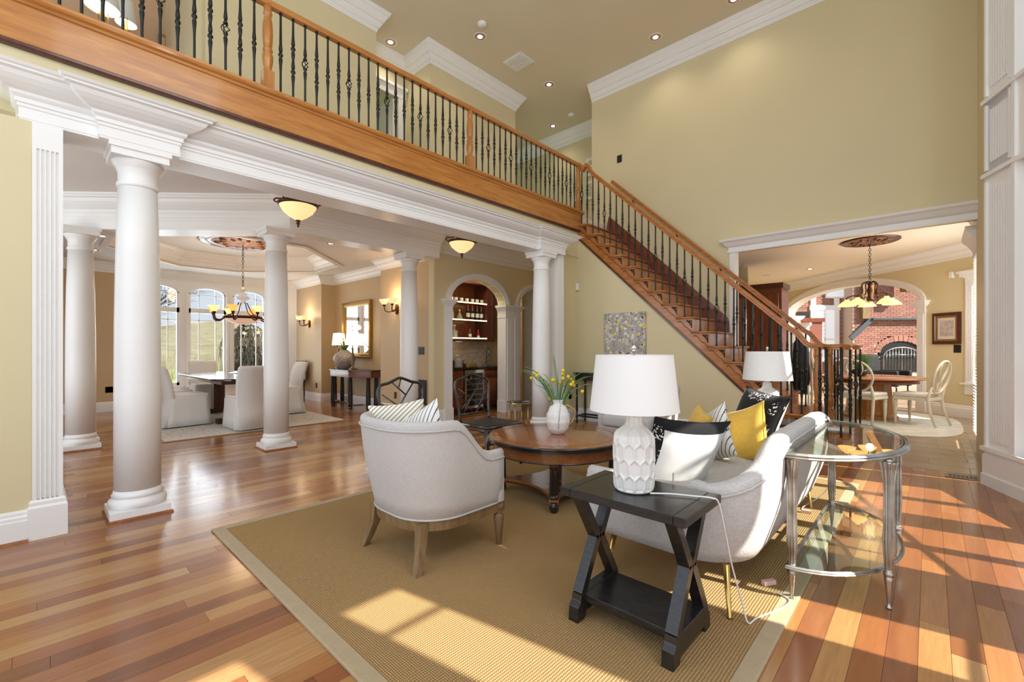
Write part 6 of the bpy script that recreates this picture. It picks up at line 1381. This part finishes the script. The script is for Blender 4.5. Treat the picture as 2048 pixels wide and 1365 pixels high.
for u, v, lb in ((373, 464, 'recessed light in the dining ceiling between the two near columns'), (204, 472, 'recessed light in the dining ceiling right of the shadowed column'), (188, 500, 'second recessed light in the dining ceiling right of the shadowed column'), (662, 487, 'recessed light in the dining ceiling right of the middle column'), (786, 519, 'recessed light in the dining ceiling near the left hall column')):
    can_light('recessed_light', lb, at_z(u, v, 2.868), .07, True, 7, group='dining ceiling recessed lights')
for u, v, lb in ((1489, 531, 'unlit recessed light in the breakfast ceiling, left'), (1533, 551, 'small unlit recessed light farther left in the breakfast ceiling')): can_light('recessed_light', lb, at_z(u, v, 3.048), .07, False)
can_light('recessed_light', 'lit recessed light in the breakfast ceiling above the arch', at_z(1620, 538, 3.048), .07, True, 10)
# kitchen cabinet seen behind the stairs
kc = thing('kitchen_cabinet', 'tall dark cherry kitchen cabinet wall behind the stair balusters', 'cabinet', (-2.75, 10.38, 0)); MB().box(-1.1, .55, 0, .6, 0, 2.45).build('body', M['cherry'], kc)
MB().box(-1.12, .58, -.03, .6, 2.45, 2.56).build('cornice', M['mahog'], kc); MB().box(-1.1, .57, -.10, 0, .80, .90).build('counter_edge', M['oakx'], kc); MB().box(-.9, -.1, -.03, 0, .95, 2.3).build('door_panel', mat('glossy_cherry', (.30, .10, .06), .12, coat=.8), kc, bevel=.01); MB().box(0, .5, -.02, 0, .95, 2.35).build('door_panel', M['cherry'], kc, bevel=.01)
struct('wall_kitchen', MB().box(-4.95, -3.0, 11.0, 11.1, 0, 3.06).box(-5.1, -5.0, 7.5, 16, 0, 3.05), M['wall'])
bk = thing('draped_coat', 'black coat draped over a cream chair back behind the stair balusters', 'coat', (-1.62, 9.0, 0)); rows = []
for z, hw, dy in ((.45, .10, .05), (.7, .13, .06), (.95, .12, .06), (1.15, .12, .05), (1.32, .10, .04), (1.42, .05, .03)): rows.append([(hw*math.cos(a)*(1+.12*math.sin(3*a)), dy*math.sin(a), z) for a in [2*PI*i/20 for i in range(20)]])
MB().grid(rows, closed_v=True, caps=True).build('coat_body', M['leather'], bk)
q = MB(); q.tube([(-.14, .10, 0), (-.14, .10, 1.3)], .018, 6).tube([(.14, .10, 0), (.14, .10, 1.3)], .018, 6).tube([(-.14, .10, 1.3), (.14, .10, 1.3)], .018, 6).box(-.16, .16, .08, .14, .42, .46).tube([(-.14, -.16, 0), (-.14, -.16, .6)], .018, 6).tube([(.14, -.16, 0), (.14, -.16, .6)], .018, 6).tube(smoothpath([(.15, .06, 1.05), (.20, .02, .80), (.22, 0, .50)], 4), .03, 8); q.build('chair_frame', M['cream'], bk)
# ---------------------------------------------------------------- family room with the brick fireplace
FR = Matrix(((.7302, -.6833, 0, 0), (.6833, .7302, 0, 0), (0, 0, 1, 0), (0, 0, 0, 1)))      # local (right, depth, z)
DB = 15.6
def fx(u, d=DB): return (u-1024)/893*d
def fz_(v, d=DB): return 1.22+(697-v)*d/893
fc = fx(1778)           # fireplace centre
bwl = struct('wall_brick', MB().box(fx(1440), fc-1.62, DB, DB+.2, 0, 5.2, FR).box(fc+1.62, fc+4, DB, DB+.2, 0, 5.2, FR).box(fc-1.62, fc+1.62, DB-.46, DB, 1.95, 5.2, FR).box(fc-1.62, fc-.78, DB-.46, DB, 0, 1.95, FR).box(fc+.78, fc+1.62, DB-.46, DB, 0, 1.95, FR).box(fc-.78, fc+.78, DB-.2, DB, 0, 1.95, FR), M['mortar'])
BWd, BHt = .215, .068
bricks = []
def in_arch(x_, z_): return abs(x_-fc) < .68 and z_ < 1.10+.35*math.sqrt(max(0, 1-((x_-fc)/.68)**2))
def in_vous(x_, z_):
    dx = (x_-fc)/.88; return z_ > 1.05 and abs(dx) < 1 and z_ < 1.10+.55*math.sqrt(max(0, 1-dx*dx))
r_ = 0; z = 0
while z < 4.3:
    x_ = fx(1450)+(BWd/2 if r_ % 2 else 0)
    while x_ < fc+2.6:
        xm_ = x_+BWd/2; face = DB-.46 if abs(xm_-fc) < 1.6 else DB
        if not in_arch(xm_, z+.03) and not in_arch(x_+.03, z+.03) and not in_arch(x_+BWd-.03, z+.03) and not in_vous(xm_, z+.03): bricks.append((x_, z, face))
        x_ += BWd
    z += BHt; r_ += 1
bricks.sort(key=lambda b: abs(b[0]-fc)*.8+abs(b[1]-1.5))
b0 = None; RZF = math.atan2(.6833, .7302)
for (x_, z_, f_) in bricks[:285]:
    p_ = FR @ Vector((x_+.006, f_-.012, z_))
    if b0 is None: b0 = MB().box(0, BWd-.012, 0, .02, 0, BHt-.010).build('brick', M['brick'], bwl); b0.location = p_; b0.rotation_euler = (0, 0, RZF)
    else: inst(b0, 'brick', bwl, p_, (0, 0, RZF))
q = MB()
for (x_, z_, f_) in bricks[285:]: q.box(x_+.006, x_+BWd-.006, f_-.012, f_+.01, z_, z_+BHt-.010, FR)
q.build('bricks', M['brick'], bwl, kind='stuff', recalc=False)
fp = thing('fireplace', 'arched firebox with a dark sloped hood shelf and brick arch in the family room', 'fireplace')
fp.matrix_world = FR @ Matrix.Translation((fc, DB-.46, 0))
for i in range(15):
    a_ = PI*(i+.5)/15; q = MB(); c_, s_ = math.cos(a_), math.sin(a_); p0 = (.69*c_, 1.10+.36*s_); p1 = (.87*c_, 1.10+.54*s_); tx, tz = -s_*.055, c_*.055
    q.add([(p0[0]-tx*1.1, y_, p0[1]-tz*1.1) for y_ in (-.02, .02)]+[(p0[0]+tx*1.1, y_, p0[1]+tz*1.1) for y_ in (-.02, .02)]+[(p1[0]+tx*1.45, y_, p1[1]+tz*1.45) for y_ in (-.02, .02)]+[(p1[0]-tx*1.45, y_, p1[1]-tz*1.45) for y_ in (-.02, .02)], [(0, 2, 4, 6), (7, 5, 3, 1), (0, 1, 3, 2), (2, 3, 5, 4), (4, 5, 7, 6), (6, 7, 1, 0)]); q.build('arch_brick', M['brick'], fp)
MB().box(-.70, .70, .02, .25, 0, 1.48).build('firebox', M['blackplastic'], fp)
MB().box(-1.05, 1.05, -.5, 0, 0, .38).build('hearth', M['mortar'], fp)
q = MB(); q.box(-1.05, 1.50, -.16, 0, 2.18, 2.24).bar((-1.05, -.08, 2.2), (-1.75, -.08, 1.55), .16, .06, (0, 1, 0)); q.build('hood_shelf', M['slate'], fp)
q = MB(); A_ = [(.62*math.cos(a), -.06, .95+.30*math.sin(a)) for a in [PI*i/20 for i in range(21)]]
q.tube([(.62, -.06, .40)]+A_+[(-.62, -.06, .40)], .014, 6).tube([(-.62, -.06, .40), (.62, -.06, .40)], .012, 6).tube([(0, -.06, .40), (0, -.06, 1.24)], .012, 6).tube([(-.62, -.06, 1.0), (.62, -.06, 1.0)], .010, 6)
for i in range(1, 12): x_ = -.62+.1033*i; q.tube([(x_, -.06, .40), (x_, -.06, .95+.29*math.sqrt(1-(x_/.62)**2))], .006, 5)
q.build('iron_fire_screen', M['pewter'], fp)
w_ = struct('window_18', MB().box(fx(1620), fx(1630), DB-.05, DB, .9, 3.0, FR).box(fx(1667), fx(1677), DB-.05, DB, .9, 3.0, FR).box(fx(1618), fx(1679), DB-.06, DB, 2.55, 2.72, FR).box(fx(1630), fx(1667), DB-.04, DB, 1.50, 1.56, FR).box(fx(1630), fx(1667), DB-.04, DB, .75, .9, FR).box(fx(1646), fx(1650), DB-.04, DB, .9, 2.55, FR), M['trim'])
MB().box(fx(1630), fx(1667), DB-.025, DB-.02, .9, 2.55, FR).build('curtain', glow('daylight_glow_curtain', (.85, .92, 1), .3, (.6, .6, .6)), w_)  # emission added to the panel, standing in for daylight at the window
w_ = struct('window_19', MB().box(fx(1650), fx(1688), DB-.05, DB, fz_(597), fz_(575), FR), M['trim']); MB().box(fx(1653), fx(1685), DB-.07, DB-.05, fz_(594), fz_(578), FR).build('pane', bpy.data.materials['daylight_glow_curtain'], w_)
am = thing('armoire', 'tall reddish brown armoire in front of the brick wall', 'armoire'); am.matrix_world = FR @ Matrix.Translation((fx(1615, 13.6), 13.6, 0))
MB().box(-.45, .45, 0, .6, 0, 2.02).build('body', mat('armoire_wood', (.22, .075, .05), .4, coat=.3), am); MB().box(-.50, .50, -.05, .62, 2.02, 2.14).build('cornice', M['cherry'], am); MB().box(-.40, .0, -.02, 0, .1, 1.95).build('door', bpy.data.materials['armoire_wood'], am, bevel=.01); MB().box(.02, .40, -.02, 0, .1, 1.95).build('door', bpy.data.materials['armoire_wood'], am, bevel=.01)
sp = MB().box(-.15, .15, -.1, .1, 0, .2, None).build('black_speaker', M['blackplastic'], bevel=.01); sp.matrix_world = FR @ Matrix.Translation((fx(1607, 13.7), 13.75, 2.14)); tag(sp, 'small black speaker on top of the armoire', 'speaker')
ac_ = thing('black_armchair', 'black leather armchair in the family room beyond the breakfast table', 'armchair'); ac_.matrix_world = FR @ Matrix.Translation((fx(1777, 12.2), 12.2, 0)) @ Matrix.Rotation(.5, 4, 'Z')
MB().box(-.38, .38, -.35, .35, .22, .45).build('seat', M['leather'], ac_, bevel=.05, bseg=3); o = MB().grid([[(x_, .30+.12*(z_-.4), z_) for x_ in (-.40, .40)]+[(x_, .45+.2*(z_-.4), z_) for x_ in (.40, -.40)] for z_ in (.2, .6, .9, 1.05)], closed_v=True, caps=True, smooth=False).build('back', M['leather'], ac_, bevel=.04, bseg=3)
for s in (-1, 1):
    MB().box(s*.38-.07, s*.38+.07, -.36, .38, .2, .62).build('arm', M['leather'], ac_, bevel=.03, bseg=2)
    for b in (-.3, .3): MB().tube([(s*.33, b, .22), (s*.33, b, 0)], .02, 6).build('leg', M['black'], ac_)
bm = thing('roof_beam', 'rough timber brace beams against the brick chimney', 'beam'); bm.matrix_world = FR
MB().bar((fx(1706), DB-.5, fz_(640)), (fx(1706), DB-.5, 4.6), .25, .2, (0, 1, 0)).build('post', M['leg'], bm); MB().bar((fx(1775), DB-.8, fz_(590)), (fx(1775), DB-.8, 4.6), .3, .25, (0, 1, 0)).build('post', M['leg'], bm); MB().bar((fx(1706), DB-.5, 2.9), (fx(1735), DB-.6, 3.9), .22, .18, (0, 1, 0)).build('brace', M['oakz'], bm)
struct('wall_family_right', MB().box(fc+3.9, fc+4.0, 8, DB+.2, 0, 1.0, FR), M['wall'])
# ---------------------------------------------------------------- upper hall: lamps and pictures
def at_X(u, v, X): k = (u-1024)/893; t_ = X/(-.6833+k*.7302); return (X, (.7302+k*.6833)*t_, 1.22+t_*(697-v)/893)
for u, v, X, lb in ((204, 12, -6.9, 'brass swing lamp with white shade behind the balcony, left of the pair'), (252, 45, -7.5, 'brass swing lamp with white shade behind the balcony, right of the pair')):
    p_ = at_X(u, v, X); t = thing('hall_lamp', lb, 'wall lamp', (p_[0], p_[1], p_[2]), 0, 'upper hall lamps')
    rs_ = .16 if u < 230 else .11; MB().lathe([(rs_, -.02), (rs_*.75, .26)], n=28, cap=False).build('lamp_shade', M['shade'], t)
    MB().lathe([(.015, -.95), (.05, -.93), (.02, -.85), (.025, -.6), (.045, -.5), (.02, -.4), (.025, -.2), (.04, -.12), (.02, -.08), (.012, .0), (.008, .28)][0:], n=14).build('brass_stem', M['gold'], t)
    MB().ball((.05, .04, .06), .035, 10).ball((-.05, -.04, .06), .035, 10).build('lamp_bulb', M['bulb'], t); q = MB()
    for a, b in ((.12, 0), (-.10, .06)): q.tube([(a, b, .0), (a, b, -.16)], .003, 4).ball((a, b, -.17), .012, 8)
    q.build('pull_chain', M['gold'], t); MB().box(-.16, .16, -.16, .16, -1.25, -.95).build('lamp_table', M['mahog'], t); point('hall_bulb', (p_[0], p_[1], p_[2]+.1), 1.0)
p_ = at_X(326, 20, -7.82); t = thing('gilt_panel', 'narrow gilt framed panel in the upper alcove', 'picture', (p_[0], p_[1], 4.6)); MB().box(-.02, .02, -.05, .05, -1.0, 1.0).build('gilt_frame', M['goldleaf'], t); MB().box(.02, .025, -.02, .02, -.95, .95).build('panel', M['pink'], t)
for v0, v1, lb in ((315, 351, 'upper botanical print on the upper hall end wall'), (361, 398, 'lower botanical print on the upper hall end wall')):
    x0 = on_back(1171, 8.5); x1 = x0+.62; zt_ = zat(1180, v0, 8.5); zb_ = zat(1180, v1, 8.5); t = thing('botanical_print', lb, 'picture', ((x0+x1)/2, 8.54, (zt_+zb_)/2), 0, None); hw, hh = .31, (zt_-zb_)/2
    MB().box(-hw, hw, -.02, 0, -hh, hh).build('white_frame', M['trim'], t, bevel=.005); MB().box(-hw+.06, hw-.06, -.024, -.02, -hh+.06, hh-.06).build('print', M['botan'], t)
# added area lamps: outside the dining windows; before the solid breakfast wall
area('daylight_dining', (XD-.35, 2.64, 1.6), (1, 0, -.05), 2.6, 2.1, 95, (.86, .93, 1))
area('fill_breakfast', (.93, 9.5, 1.6), (-1, 0, -.1), 1.6, 2.2, 60, (.95, .97, 1))
bpy.context.view_layer.update()
